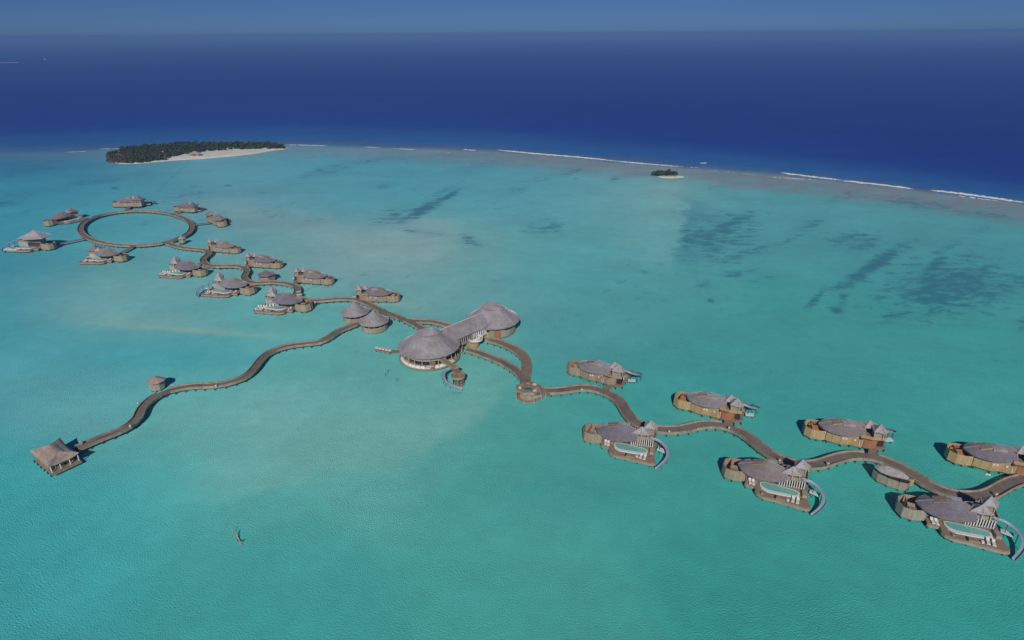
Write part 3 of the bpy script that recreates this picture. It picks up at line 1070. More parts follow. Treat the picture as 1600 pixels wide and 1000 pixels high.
place((887, 574), -27, True, 'brown villa behind the boardwalk just right of the octagonal lookout', wood='tan', keys=E_, loungers=[], entry=(17.6, 5.2), short='x')
place((1053, 625), -25, True, 'honey coloured villa second along the far side of the right boardwalk', wood='gold', keys=E_, loungers=[], entry=(17.6, 5.2), short='x')
place((1254.4, 671), -16, True, 'honey coloured villa third along the far side, above the small oval pavilion', wood='gold', keys=E_, loungers=[], entry=(18.0, 5.2), short='x')
place((1476.7, 709), -17, True, 'bright golden timber villa at the right edge of the picture', wood='gold', keys=E_, loungers=[], entry=(17.6, 5.2), short='x')
LL = [(8.0, -3.2, 12), (19.0, -6.2, -3), (20.0, -6.3, -3)]
place((487, 481), 167, True, 'pool villa with white daybeds closest to the twin cone pavilions', slide=False, white_row=True, keys=W_, deckmat='deck_red', loungers=LL, short='the pool villa by the twin cones', scale=1.05)
place((399, 455), 168, True, 'pool villa in the left cluster with a slide reaching left into the water', slide=True, keys=W_, deckmat='deck_red', loungers=LL, short='the left cluster villa with the slide', scale=1.03)
place((323, 427), 166, True, 'pool villa with white daybeds just below the oval ring boardwalk', slide=False, white_row=True, keys=W_, deckmat='deck_red', loungers=LL, short='the pool villa below the ring')
place((625, 466), 171, False, 'back facing villa left of the round halls, above the twin cones', slide=False, keys=W_, loungers=[], wood='tan', short='x', scale=.93, entry=(17.6, 5.2))
place((521, 440), 163, False, 'back facing villa right of the hexagonal kiosk in the left cluster', slide=False, keys=W_, loungers=[], wood='tan', short='x', scale=.93, entry=(17.6, 5.2))
place((440.6, 415), 163, False, 'back facing villa directly above the hexagonal kiosk', slide=False, keys=W_, loungers=[], wood='tan', short='x', scale=.92, entry=(17.6, 5.2))
place((375, 392), 160, False, 'back facing villa just right of the ring boardwalk where the zigzag begins', slide=False, keys=W_, loungers=[], wood='tan', short='x', scale=.9, entry=(17.6, 5.2))
R_ = ('ring',)
place((199.4, 404), 174, True, 'wide villa under the front of the ring boardwalk with turquoise pool', slide=False, big=True, keys=R_, deckmat='deck_red', loungers=LL, entry=(10, 4.2), short='the villa under the ring', scale=1.0)
place((349, 352), 128, False, 'villa standing off the right end of the ring boardwalk', slide=False, big=True, keys=R_, loungers=[], entry=(13, 4.2), short='x', scale=.95)
place((272.6, 326), -14, True, 'villa off the upper right of the ring boardwalk', slide=False, big=True, keys=R_, loungers=[], entry=(10, 4.2), short='x', scale=.9)
place((177, 320), 0, True, 'villa behind the top of the ring boardwalk with a slide to the right', slide=True, big=True, keys=R_, loungers=[], entry=(13.5, 4.4), short='x', scale=1.05)
place((70, 351), 62, False, 'long villa at the upper left of the ring boardwalk seen end on', slide=False, big=True, keys=R_, loungers=[], entry=(18, -3.5), short='x', scale=1.0)
place((86, 386), 172, True, 'two storey villa at far left with tall hipped roof and white sunbathing deck', slide=True, storeys=2, keys=R_, loungers=[], entry=(4, 2.5), deckmat='deck', short='x', scale=1.06, roofmat='thatch')

# ------------------------------------------------------------------ the two round halls
def arc(cx, cy, r, a0, a1, n):
    return [(cx + r * math.cos(a), cy + r * math.sin(a)) for a in np.linspace(a0, a1, n)]


hall = thing('resort_hall', 'two big round shingled halls joined by a long sloping roof at the centre', 'hall', (0, 0, 0))
HL, HR_ = (-30.6, 211.4), (-7.8, 235.0)
RL, RR = 11.5, 11.0
ax = Vector((HR_[0] - HL[0], HR_[1] - HL[1], 0))
LEN = ax.length
ax.normalize()
nrm = Vector((ax.y, -ax.x, 0))                               # towards the camera side
link_ang = math.atan2(ax.y, ax.x)
for (cx, cy), r, capr, ca_, sx in ((HL, RL, 5.0, math.radians(20), 1), (HR_, RR, 4.9, math.radians(-18), -1)):
    prof = [(r * .985, 5.05), (r, 5.35)] + [(r * k, 5.35 + 5.0 * ((1 - k) / .62) ** 1.22) for k in (.93, .85, .76, .66, .56, .46, .38)]
    rf = cone_roof(cx, cy, prof, 22).build('round_roof', M['thatch_hall'], hall)
    # the raised cap: a smaller leaf shaped roof over a dark-filled gap, its peak off centre
    e_ = [(cx + capr * math.cos(a) * math.cos(ca_) - capr * .66 * math.sin(a) * math.sin(ca_), cy + capr * math.cos(a) * math.sin(ca_) + capr * .66 * math.sin(a) * math.cos(ca_))
          for a in np.linspace(0, 2 * math.pi, 32, endpoint=False)]
    tent_roof(e_, 10.25, (cx + sx * 1.5 * math.cos(ca_), cy + sx * 1.5 * math.sin(ca_), 12.6), .22, .95, 6).build('roof_cap', M['thatch_hall'], rf)
    MB().prism([(cx + (x - cx) * .86, cy + (y - cy) * .86) for x, y in e_], 9.0, 10.02).build('cap_gap_shade', M['dark'], rf)  # solid dark ring, its colour stands for the shade in the gap
# long roof between
st, en = 5.5, LEN - 5.5
o3 = Vector((HL[0], HL[1], 0))


def lp(t, w, z):
    p = o3 + ax * t + nrm * w
    return (p.x, p.y, z)


hw_ = 5.6
ring_a = []
for t in np.linspace(st, en, 8):
    up = [(w, 6.25 + 3.2 * (1 - abs(w) / hw_) ** .92) for w in (-hw_, -hw_ * .75, -hw_ * .5, -hw_ * .25, 0, hw_ * .25, hw_ * .5, hw_ * .75, hw_)]
    ring_a.append([lp(t, w, z) for w, z in up] + [lp(t, w * .99, z - .35) for w, z in reversed(up)])
MB().loft(ring_a).build('link_roof', M['thatch_hall'], hall)
# link gallery
g0, g1 = 8.5, LEN - 8.2
gal = MB()
gal.prism([lp(g0, -4.4, 0)[:2], lp(g1, -4.4, 0)[:2], lp(g1, 5.0, 0)[:2], lp(g0, 5.0, 0)[:2]], 2.5, 2.8)
gal.build('gallery_floor', M['tan'], hall)
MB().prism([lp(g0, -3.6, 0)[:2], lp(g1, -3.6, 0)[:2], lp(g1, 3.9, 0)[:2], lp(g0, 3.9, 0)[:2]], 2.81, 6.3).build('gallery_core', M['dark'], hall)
for i, t in enumerate(np.linspace(g0 + .3, g1 - .3, 17)):
    MB().bar(lp(t, 4.8, 2.81), lp(t, 5.0, 6.1), .34, .34).build('gallery_post', M['tan_pale'] if t < LEN * .52 else M['white'], hall)
MB().bar(lp(g0, 5.1, 3.2), lp(g1 - 6, 5.1, 3.2), .1, .85).build('gallery_parapet', M['tan'], hall)
for t, w, r, h_, m_ in ((10.4, 5.0, 1.3, 2.45, 'gold'), (17.0, 4.9, 2.6, 2.45, 'gold')):
    c = lp(t, w, 0)
    MB().prism(circle(c[0], c[1], r, 20), .5, h_).build('stair_drum', M[m_], hall)
c = lp(18.2, 5.4, 0)
bal = MB().prism(circle(c[0], c[1], 2.9, 22), 2.82, 3.0)
bb = bal.build('balcony', M['tan_pale'], hall)
MB().wall(circle(c[0], c[1], 2.9, 22) + circle(c[0], c[1], 2.9, 22)[:1], 3.0, 3.75, .1).build('balcony_rail', M['white'], bb)
for k in range(4):
    p = lp(16.6 + k * .9, 6.2, 0)
    MB().box((p[0], p[1], 3.35), (.7, .7, .7), .4).build('balcony_seat', M['cushion'], bb)
# near hall: open dining decks
cx, cy = HL
MB().prism(circle(cx, cy, 11.2, 40), .55, .95).build('dining_deck', M['deck'], hall)
MB().loft([[(x, y, .96) for x, y in arc(cx, cy, 10.8, -2.95, -.45, 26)] + [(x, y, .96) for x, y in reversed(arc(cx, cy, 8.6, -2.95, -.45, 26))],
           [(x, y, 1.2) for x, y in arc(cx, cy, 10.8, -2.95, -.45, 26)] + [(x, y, 1.2) for x, y in reversed(arc(cx, cy, 8.6, -2.95, -.45, 26))]]
          ).build('white_terrace', M['cushion'], hall)
for a in np.linspace(-2.85, -.55, 15):
    if abs(a + 1.5) < .1:
        continue
    MB().box((cx + 10.2 * math.cos(a), cy + 10.2 * math.sin(a), 1.55), (.5, 1.3, .7), a).build('curved_sofa', M['white'], hall)
    MB().box((cx + 9.3 * math.cos(a + .05), cy + 9.3 * math.sin(a + .05), 1.5), (.6, .6, .5), a).build('low_table', M['tan'], hall)
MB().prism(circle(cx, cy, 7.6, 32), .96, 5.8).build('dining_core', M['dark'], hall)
uf = MB().prism(circle(cx, cy, 9.3, 40), 3.15, 3.45).build('upper_floor', M['tan_pale'], hall)
w = circle(cx, cy, 9.2, 40)
MB().wall(w + w[:1], 3.46, 4.05, .1).build('upper_parapet', M['post'], uf)
for a in np.linspace(0, 2 * math.pi, 22, endpoint=False):
    MB().bar((cx + 10.4 * math.cos(a), cy + 10.4 * math.sin(a), .96), (cx + 10.0 * math.cos(a), cy + 10.0 * math.sin(a), 5.9), .2, .2).build('column', M['post'], hall)
st_ = MB()
for k in range(7):
    st_.box((cx + 2.2 + .05 * k, cy - 10.9 + .32 * k, 1.0 + .3 * k), (1.5, .36, .3))
st_.build('stair', M['deck_red'], hall)
add_piles([(cx + 10.6 * math.cos(a), cy + 10.6 * math.sin(a)) for a in np.linspace(0, 2 * math.pi, 20, endpoint=False)], hall, .56)
# far hall: drum of board panels
cx, cy = HR_
MB().prism(circle(cx, cy, 9.2, 40), .5, 1.0).build('drum_floor', M['deck'], hall)
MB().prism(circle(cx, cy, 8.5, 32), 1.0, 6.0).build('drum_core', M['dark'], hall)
NP = 26
for i in range(NP):
    a0, a1 = 2 * math.pi * i / NP, 2 * math.pi * (i + .97) / NP
    p0, p1 = (cx + 9.1 * math.cos(a0), cy + 9.1 * math.sin(a0)), (cx + 9.1 * math.cos(a1), cy + 9.1 * math.sin(a1))
    dg = math.degrees(a0) % 360
    tall = 5.3
    opening = i % NP in (18, 20, 22, 23)
    m_ = 'red' if i == 20 else 'tan_pale' if i in (21, 22) else 'tan' if i % 3 else 'gold'
    MB().wall([p0, p1], .45, 3.3 if opening and i != 20 else tall, .14).build('wall_panel', M[m_], hall)
    if opening and i != 20:
        MB().wall([p0, p1], 4.5, tall, .14).build('wall_panel', M[m_], hall)
        MB().wall([(p0[0] * .995 + cx * .005, p0[1] * .995 + cy * .005), (p1[0] * .995 + cx * .005, p1[1] * .995 + cy * .005)], 3.31, 4.49, .06).build('window', M['glass'], hall)
add_piles([(cx + 8.6 * math.cos(a), cy + 8.6 * math.sin(a)) for a in np.linspace(0, 2 * math.pi, 16, endpoint=False)], hall, .56)

# slide tower by the near hall
p0, p1 = at(688, 561, 3.8), at(712, 576, 3.8)
tw = thing('slide_tower', 'wooden slide tower with stair bridge and blue chute beside the near hall', 'slide')
dv = Vector((p1[0] - p0[0], p1[1] - p0[1], 0)).normalized()
MB().bar((p0[0], p0[1], 3.7), (p1[0], p1[1], 3.7), 1.7, .2).build('bridge_deck', M['deck'], tw)
sd = Vector((-dv.y, dv.x, 0))
for k in (-1, 1):
    MB().bar((p0[0] + sd.x * .85 * k, p0[1] + sd.y * .85 * k, 4.2), (p1[0] + sd.x * .85 * k, p1[1] + sd.y * .85 * k, 4.2), .1, .8).build('bridge_rail', M['tan'], tw)
tc = at(716, 588, 3.0)
MB().prism(circle(tc[0], tc[1], 2.4, 18), 2.7, 3.0).build('landing', M['deck'], tw)
w = circle(tc[0], tc[1], 2.35, 18)
MB().wall(w + w[:1], 3.0, 3.7, .1).build('landing_rail', M['tan'], tw)
q = at(713, 579, 4)
MB().box((q[0], q[1], 4.0), (2.2, 2.6, .25), .6).build('top_platform', M['deck_red'], tw)
MB().box((q[0], q[1] + 1.2, 4.5), (2.0, .12, .9), .6).build('platform_rail', M['tan'], tw)
stp = MB()
for k in range(6):
    t = k / 5
    stp.box((q[0] + (tc[0] - q[0]) * t + .5, q[1] + (tc[1] - q[1]) * t, 3.9 - .16 * k), (1.1, .45, .14), .6)
stp.build('stair', M['tan'], tw)
for a in np.linspace(0, 2 * math.pi, 9, endpoint=False):
    MB().bar((tc[0] + 1.9 * math.cos(a), tc[1] + 1.9 * math.sin(a), -.5), (tc[0] + 1.9 * math.cos(a), tc[1] + 1.9 * math.sin(a), 2.7), .18, .18).build('tower_post', M['pile'], tw)
b_ = MB()
for a in np.linspace(0, 2 * math.pi, 8, endpoint=False):
    b_.bar((tc[0] + 1.9 * math.cos(a), tc[1] + 1.9 * math.sin(a), .2), (tc[0] + 1.9 * math.cos(a + .8), tc[1] + 1.9 * math.sin(a + .8), 2.4), .1, .1)
b_.build('bracing', M['tan'], tw)
MB().prism(circle(tc[0] + .4, tc[1] - 1.2, 1.6, 14), .5, .65).build('water_landing', M['tan'], tw)
chute = path3([(*at(705, 574, 4.2)[:2], 4.1), (*at(696, 578, 3.6)[:2], 3.6), (*at(692, 586, 3)[:2], 3.0), (*at(695, 595, 2.2)[:2], 2.2),
               (*at(706, 602, 1.4)[:2], 1.4), (*at(723, 607, .7)[:2], .6)])
sl = trough(chute, 1.15, .5).build('chute', M['slide'], tw, True)
for i in range(3, len(chute) - 1, 4):
    p = chute[i]
    MB().box((p[0], p[1], (p[2] - .55 - .5) / 2), (.14, .14, max(.2, p[2] - .05))).build('chute_post', M['pile'], sl)

# seat platform left of the near hall
a_, b2 = at(587, 544, .9), at(612, 549, .9)
d_ = Vector((b2[0] - a_[0], b2[1] - a_[1], 0)).normalized()
pl = thing('seating_platform', 'low floating platform with white seats left of the near hall', 'platform')
MB().bar((a_[0], a_[1], .75), (b2[0], b2[1], .75), 2.6, .3).build('deck', M['deck'], pl)
b3 = at(624, 548, .9)
MB().bar((b2[0], b2[1], .78), (b3[0], b3[1], .78), 1.3, .2).build('gangway', M['deck_red'], pl)
for k in range(5):
    t = .6 + k * 1.45
    MB().box((a_[0] + d_.x * t, a_[1] + d_.y * t + .2, 1.15), (.95, .95, .5), math.atan2(d_.y, d_.x)).build('seat', M['cushion'], pl)
add_piles([(a_[0] + d_.x * t + s_ * .1, a_[1] + d_.y * t + s_) for t in (.5, 2.5, 4.5, 6.5) for s_ in (-1, 1)], pl, .6)

# ------------------------------------------------------------------ octagonal lookout on the boardwalk
oc = (5.3, 182.6)
lk = thing('octagonal_lookout', 'two level octagonal wooden lookout with small sunken pool where the boardwalks meet', 'lookout')
OPEN.append((oc[0], oc[1], 5.2))
poly = circle(oc[0], oc[1], 4.3, 8, math.pi / 8)
pin = circle(oc[0], oc[1], 1.25, 8, math.pi / 8)
MB().loft([[(x, y, 3.2) for x, y in poly], [(x, y, 3.5) for x, y in poly], [(x, y, 3.5) for x, y in pin], [(x, y, 3.2) for x, y in pin], [(x, y, 3.2) for x, y in poly]], cap=False).build('top_deck', M['deck'], lk)
MB().prism(circle(oc[0], oc[1], 1.3, 8, math.pi / 8), 3.0, 3.18).build('sunken_pool', M['pool_blue'], lk)
for i in range(8):
    a, b = poly[i], poly[(i + 1) % 8]
    mx = ((a[0] + b[0]) / 2, (a[1] + b[1]) / 2)
    if mx[1] < oc[1] + 2:
        MB().wall([b, a], 3.1, 4.1, .14).build('parapet', M['screen'], lk)
    k = .7
    c0, c1 = [(oc[0] + (p[0] - oc[0]) * k, oc[1] + (p[1] - oc[1]) * k) for p in (a, b)]
    MB().wall([c0, c1], .5, 2.9, .12).build('wall_panel', M['tan' if i % 2 else 'gold'], lk)
    MB().bar((a[0], a[1], -.6), (a[0], a[1], 3.2), .3, .3).build('corner_post', M['screen'], lk)
    MB().box((oc[0] + (mx[0] - oc[0]) * .72, oc[1] + (mx[1] - oc[1]) * .72, 3.72), (1.0, .8, .42), math.atan2(mx[1] - oc[1], mx[0] - oc[0]) + 1.57).build('day_bed', M['cushion' if i % 3 == 0 else 'tan'], lk)
MB().prism(circle(oc[0], oc[1], 4.1, 8, math.pi / 8), .2, .48).build('lower_deck', M['deck'], lk)
st_ = MB()
for k in range(6):
    st_.box((oc[0] + 4.6 + .42 * k, oc[1] - .6 - .05 * k, 3.3 - .3 * k), (.45, 2.2, .24), 0)
st_.build('stair', M['deck'], lk)

MB().prism([(oc[0] + 1.2, oc[1] - 4.2), (oc[0] + 4.2, oc[1] - 3.3), (oc[0] + 5.6, oc[1] - .6), (oc[0] + 5.2, oc[1] + 1.4), (oc[0] + 3.6, oc[1] + 1.2), (oc[0] + 3.2, oc[1] - 1.8), (oc[0] + 1.0, oc[1] - 3.2)], 2.0, 2.25).build('side_gallery', M['deck'], lk)
MB().wall([(oc[0] + 1.2, oc[1] - 4.2), (oc[0] + 4.2, oc[1] - 3.3), (oc[0] + 5.6, oc[1] - .6)], 1.8, 2.95, .12).build('gallery_screen', M['screen'], lk)
for k, (x, y) in enumerate(((4.2, -3.3), (5.5, -.7), (2.7, -3.8), (4.9, -2.0))):
    MB().bar((oc[0] + x, oc[1] + y, -.6), (oc[0] + x, oc[1] + y, 2.0), .22, .22).build('gallery_post', M['screen'], lk)

# ------------------------------------------------------------------ round and small pavilions
def round_pavilion(name, c, r, label, ze=4.0, h=4.0, nseg=30, wall='tan', roof='thatch_hall', sides=None, wall_r=.86, z0=.5, group=None, flat=.0, cat='pavilion'):
    n = sides or nseg
    root = thing(name, label, cat, (c[0], c[1], 0), 0, group)
    prof = [(r * .97, ze - .3), (r, ze), (r * .8, ze + h * .16), (r * .6, ze + h * .34), (r * .4, ze + h * .56), (r * .2, ze + h * .79), (r * .02, ze + h)]
    cone_roof(0, 0, prof, n).build('roof', M[roof], root)
    MB().prism(circle(0, 0, r * wall_r, n), z0, z0 + .6).build('floor', M['deck'], root)
    k = sides or 14
    for i in range(k):
        a0, a1 = 2 * math.pi * i / k, 2 * math.pi * (i + .97) / k
        q0, q1 = [(r * wall_r * 1.01 * math.cos(a), r * wall_r * 1.01 * math.sin(a)) for a in (a0, a1)]
        MB().wall([q0, q1], z0 - .05, z0 + (ze - z0) * (.62 if sides is None else .75), .12).build('wall_panel', M[wall if i % 3 else 'tan_pale'], root)
        MB().box((q0[0] * .98, q0[1] * .98, (z0 + ze) / 2 + .1), (.18, .18, ze - z0)).build('post', M['post'], root)
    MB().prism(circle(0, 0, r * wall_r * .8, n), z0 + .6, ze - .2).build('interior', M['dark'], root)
    add_piles([(r * wall_r * .9 * math.cos(a), r * wall_r * .9 * math.sin(a)) for a in np.linspace(0, 2 * math.pi, 10, endpoint=False)], root, z0 + .1)
    return root


def mid(a, b):
    return ((a[0] + b[0]) / 2, (a[1] + b[1]) / 2)


c1 = mid(at(532, 489, 3.8), at(577, 484.6, 3.8))
c2 = mid(at(561, 502.6, 3.8), at(607, 499, 3.8))
round_pavilion('cone_pavilion', c1, 6.0, 'upper left of the twin pavilions under steep cone roofs', 3.8, 4.4)
round_pavilion('cone_pavilion', c2, 6.1, 'lower right of the twin pavilions under steep cone roofs', 3.8, 4.4)
OPEN.append((c1[0], c1[1], 6.4))
OPEN.append((c2[0], c2[1], 6.4))
md = mid(c1, c2)
sp = LINES['spur'][0]
wq = nearest(md, ('west',))[1]
pf = thing('link_platform', 'small plank platform joining the twin cone pavilions to the boardwalks', 'platform')
MB().bar((sp[0], sp[1], 1.40), (md[0], md[1], 1.40), 2.4, .24).build('deck', M['jetty_pale'], pf)
MB().bar((md[0], md[1], 1.39), (wq[0], wq[1], 1.39), 2.4, .22).build('deck', M['jetty'], pf)
OPEN.append((wq[0], wq[1], 2.6))

c = mid(at(228, 595, 3.4), at(259, 593, 3.4))
round_pavilion('small_pavilion', c, 3.05, 'lone small hut with hipped roof beside the long winding boardwalk', 3.4, 1.7, sides=8, wall='tan_pale', roof='thatch_tan', wall_r=.78, z0=.6)
q = nearest(c, ('spur',))[1]
OPEN.append((q[0], q[1], 1.6))
c = mid(at(401, 428, 3.6), at(431, 428, 3.6))
round_pavilion('hexagonal_kiosk', c, 4.6, 'hexagonal kiosk with dark roof beside the zigzag boardwalk', 3.6, 1.9, sides=6, wall='tan', roof='thatch_dark', wall_r=.84, z0=.6)
c = at(285, 377.5, 1.5)
round_pavilion('ring_shelter', c, 2.2, 'tiny cone roofed shelter standing on the ring boardwalk', 3.6, 1.7, sides=8, wall='tan_pale', roof='thatch', wall_r=.75, z0=1.0)

# oval pavilion near the lower right villa
a, b = at(1366, 727, 3.9), at(1420, 748, 3.9)
rz = math.atan2(b[1] - a[1], b[0] - a[0])
ln = near(a, b)
ov = thing('oval_pavilion', 'small boat shaped pavilion with leaf roof hugging the right boardwalk', 'pavilion', (a[0], a[1], 0), rz)
leaf_roof(0, ln, 1.9, 3.9, 1.25, .2, 0, .93, 16, .3).build('roof', M['thatch'], ov)
hull = [(ln * .02, -.2), (ln * .2, -1.35), (ln * .5, -1.75), (ln * .82, -1.45), (ln * 1.02, -.8), (ln * 1.05, .6), (ln * .85, 1.6), (ln * .5, 1.75), (ln * .2, 1.35)]
MB().prism(hull, 1.0, 1.3).build('floor', M['deck'], ov)
for p, q in zip(hull, hull[1:] + hull[:1]):
    q = (p[0] + (q[0] - p[0]) * .98, p[1] + (q[1] - p[1]) * .98)
    MB().wall([p, q], .5, 2.95, .1, .12).build('wall_panel', M['tan_pale'], ov)
for p in hull[1:4] + hull[6:9]:
    MB().box((p[0], p[1] * .92, 3.3), (.15, .15, 1.2)).build('post', M['dark'], ov)
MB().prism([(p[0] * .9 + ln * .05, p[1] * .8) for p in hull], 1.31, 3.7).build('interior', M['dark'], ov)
MB().wall([(ln * 1.0, .9), (ln * 1.12, 1.6), (ln * 1.12, 2.4)], 1.2, 3.2, .1).build('entry_screen', M['gold'], ov)
MB().wall([(ln * .55, 1.9), (ln * .6, 2.6)], 1.2, 3.0, .1).build('entry_screen', M['gold'], ov)
add_piles([(p[0], p[1] * .9) for p in hull], ov, 1.0)

# ------------------------------------------------------------------ boathouse at lower left
K = [at(u, v, 3.4)[:2] for u, v in ((47, 705), (95, 686), (125, 709), (75, 731))]
bc = (sum(p[0] for p in K) / 4, sum(p[1] for p in K) / 4)
brz = math.atan2(K[2][1] - K[1][1], K[2][0] - K[1][0])
bh = thing('boathouse', 'open sided boathouse with hollow tan thatch roof at the end of the winding boardwalk', 'boathouse', (bc[0], bc[1], 0), brz)
hl, hwid = 6.15, 3.85
rings = []
NB = 9


def plan(t):
    """eave outline: corners kick out and up, sides sag"""
    out = []
    for (x0, y0), (x1, y1) in zip([(-hl, -hwid), (hl, -hwid), (hl, hwid), (-hl, hwid)], [(hl, -hwid), (hl, hwid), (-hl, hwid), (-hl, -hwid)]):
        for j in range(8):
            u = j / 8
            e = abs(u - .5) * 2
            x, y = x0 + (x1 - x0) * u, y0 + (y1 - y0) * u
            k = 1 - .06 * (1 - e ** 2)
            out.append((x * k, y * k, e ** 3))
    return out


base = plan(0)
rings.append([(x * .98, y * .98, 2.75 + .75 * e) for x, y, e in base])
for i in range(NB):
    t = i / (NB - 1)
    kx, ky = 1 - t * .52, 1 - t * .94
    z = 3.0 + 1.9 * t ** .75
    rings.append([(x * kx, y * ky, z + .75 * e * (1 - t) ** 2 + .05 * math.sin(9 * t)) for x, y, e in base])
MB().loft(rings).build('thatch_roof', M['thatch_tan'], bh)
MB().prism([(-hl * .95, -hwid * .97), (hl * 1.1, -hwid * .97), (hl * 1.1, hwid * .95), (-hl * .95, hwid * .95)], .75, 1.05).build('deck', M['deck'], bh)
for k in range(6):
    x0 = -hl * .9 + k * hl * .28
    MB().wall([(x0, -hwid * .86), (x0 + hl * .275, -hwid * .86)], 1.05, 3.1, .12).build('side_panel', M['red' if k % 2 else 'tan'], bh)
MB().wall([(-hl * .9, hwid * .85), (-hl * .9, -hwid * .85)], 1.05, 3.4, .12).build('back_wall', M['dark'], bh)
MB().wall([(hl * .7, hwid * .85), (-hl * .9, hwid * .85)], 1.05, 3.4, .12).build('back_wall', M['dark'], bh)
for x, y in ((.9, -.88), (.9, -.3), (.9, .32), (.9, .88)):
    MB().box((hl * x, hwid * y, 2.2), (.22, .22, 2.3)).build('post', M['white'], bh)
for y in (-2.6, -1.5, -.2, 1.1, 2.3):
    MB().box((hl * .62 + .4 * math.sin(y * 3), y, 1.42), (1.0, .9, .7), y).build('crate', M['tan'], bh)
MB().bar((hl * 1.07, -hwid * .9, 1.7), (hl * 1.07, -hwid * .1, 1.7), .08, .08).build('rail', M['tan'], bh)
add_piles([(x, y) for x in np.linspace(-hl * .9, hl * .9, 6) for y in (-hwid, 0, hwid * .85)], bh, .76)

# ------------------------------------------------------------------ boardwalks themselves (openings are known now)
for k_, key_ in enumerate(LINES):
    build_jetty(key_, k_)

# ------------------------------------------------------------------ lamps, cart and poles
LAMPS = [((1139, 671), 'by the second villa bridge'), ((1218, 722), 'at the bend behind the middle near side villa'), ((1293, 727), 'between the middle villas on the camera side'),
         ((909, 611), 'near the first far side villa'), ((1556, 775), 'above the lower right villa'), ((1045, 677), 'in the dip below the first bend'),
         ((204, 668), 'on the S bend of the long winding walk'), ((127, 694), 'at the boathouse end of the long winding walk'),
         ((270, 604), 'beside the lone small hut'), ((338, 605), 'where the long winding walk straightens'), ((217, 632), 'above the S bend of the long winding walk'),
         ((492, 474), 'left of the twin cone pavilions'), ((340, 419), 'below the ring on the zigzag'), ((371, 413), 'above the slide villa on the zigzag')]
for (u, v), where in LAMPS:
    p = at(u, v, 1.9)
    lm = thing('lamp_post', 'small pale lamp box ' + where, 'lamp', (p[0], p[1], 1.5), rng.uniform(0, 3), 'boardwalk lamps')
    MB().box((0, 0, .5), (.2, .2, 1.0)).build('post', M['post'], lm)
    MB().box((0, 0, 1.12), (.5, .5, .34)).build('lamp_box', M['cushion'], lm)
    MB().prism([(-.32, -.32), (.32, -.32), (.32, .32), (-.32, .32)], 1.3, 1.42, .5).build('cap', M['post'], lm)
p = at(467.5, 461.5, 1.6)
ct = thing('golf_cart', 'white golf cart parked on the bend of the zigzag boardwalk', 'cart', (p[0], p[1], 1.53), .6)
MB().box((0, 0, .5), (2.2, 1.15, .5)).build('body', M['white'], ct)
MB().box((0, 0, 1.85), (2.0, 1.2, .1)).build('roof', M['white'], ct)
for x in (-.9, .9):
    for y in (-.5, .5):
        MB().box((x, y, 1.25), (.06, .06, 1.15)).build('pillar', M['dark'], ct)
        MB().loft([[(x * .78 + .24 * math.cos(a), y * 1.12 + d, .24 + .24 * math.sin(a)) for a in np.linspace(0, 6.2832, 12, endpoint=False)] for d in (-.08, .08)]).build('wheel', M['dark'], ct)
MB().box((-.1, 0, .9), (.9, 1.0, .3)).build('seat', M['tan'], ct)


def water_hammock(px_pts, label, net):
    c = at(*px_pts[0], 0)
    h = thing('water_hammock', label, 'hammock', (c[0], c[1], 0))
    loc = [(at(u, v, 0)[0] - c[0], at(u, v, 0)[1] - c[1]) for u, v in px_pts]
    tops = []
    for x, y in loc:
        MB().bar((x, y, -.6), (x + .1, y, 1.5), .12, .12).build('pole', M['post'] if net else M['pile'], h)
        tops.append((x + .1, y, 1.3))
    if net:
        a, b = Vector(tops[0]), Vector(tops[1])
        rows = []
        d = (b - a)
        s = Vector((-d.y, d.x, 0)).normalized()
        for i in range(9):
            t = i / 8
            w = .26 * math.sin(math.pi * t) + .04
            z = -1.1 * math.sin(math.pi * t)
            m_ = a + d * t
            rows.append([m_ + s * w + Vector((0, 0, z + .05)), m_ + Vector((0, 0, z - .1)), m_ - s * w + Vector((0, 0, z + .05)), m_ + Vector((0, 0, z - .14))])
        MB().loft(rows).build('sling', M['tan_pale'], h)


water_hammock([(368, 838), (376, 852), (364, 834)], 'pale hammock slung between poles in the open water at lower left', True)
water_hammock([(602, 588), (606, 582)], 'pair of thin dark poles in the water below the near hall', False)
water_hammock([(620, 596)], 'single short dark stake in the water below the near hall', False)
for u, v, lb in ((1541.5, 741, 'left of two pale floats on the water below the golden villa'), (1545.8, 742, 'right of two pale floats on the water below the golden villa')):
    c = at(u, v, 0)
    r = thing('marker_float', lb, 'float', (c[0], c[1], 0), 0, 'pale marker floats')
    MB().loft([[(x, y, z) for x, y in circle(0, 0, rr, 10)] for rr, z in ((.1, -.2), (.3, -.05), (.34, .08), (.24, .25), (.05, .32))]).build('float_body', M['white'], r, True)
    MB().box((0, 0, .42), (.05, .05, .24)).build('ring_pin', M['dark'], r)

# ------------------------------------------------------------------ islands, surf and far things
def island(name, outline, h):
    pts = smooth_line([at(u, v, 0) for u, v in outline] + [at(*outline[0], 0)], 5)[:-1]
    n = len(pts)
    cx, cy = sum(p[0] for p in pts) / n, sum(p[1] for p in pts) / n
    rings = []
    for k, z in ((1.04, -.6), (1.0, .05), (.95, h * .35), (.88, h * .7), (.7, h), (.3, h * 1.05), (.02, h * 1.05)):
        rings.append([(cx + (x - cx) * k, cy + (y - cy) * k, z) for x, y in pts])
    o = MB().loft(rings).build(name, M['sand'], None, True)
    return tag(o, kind='structure')


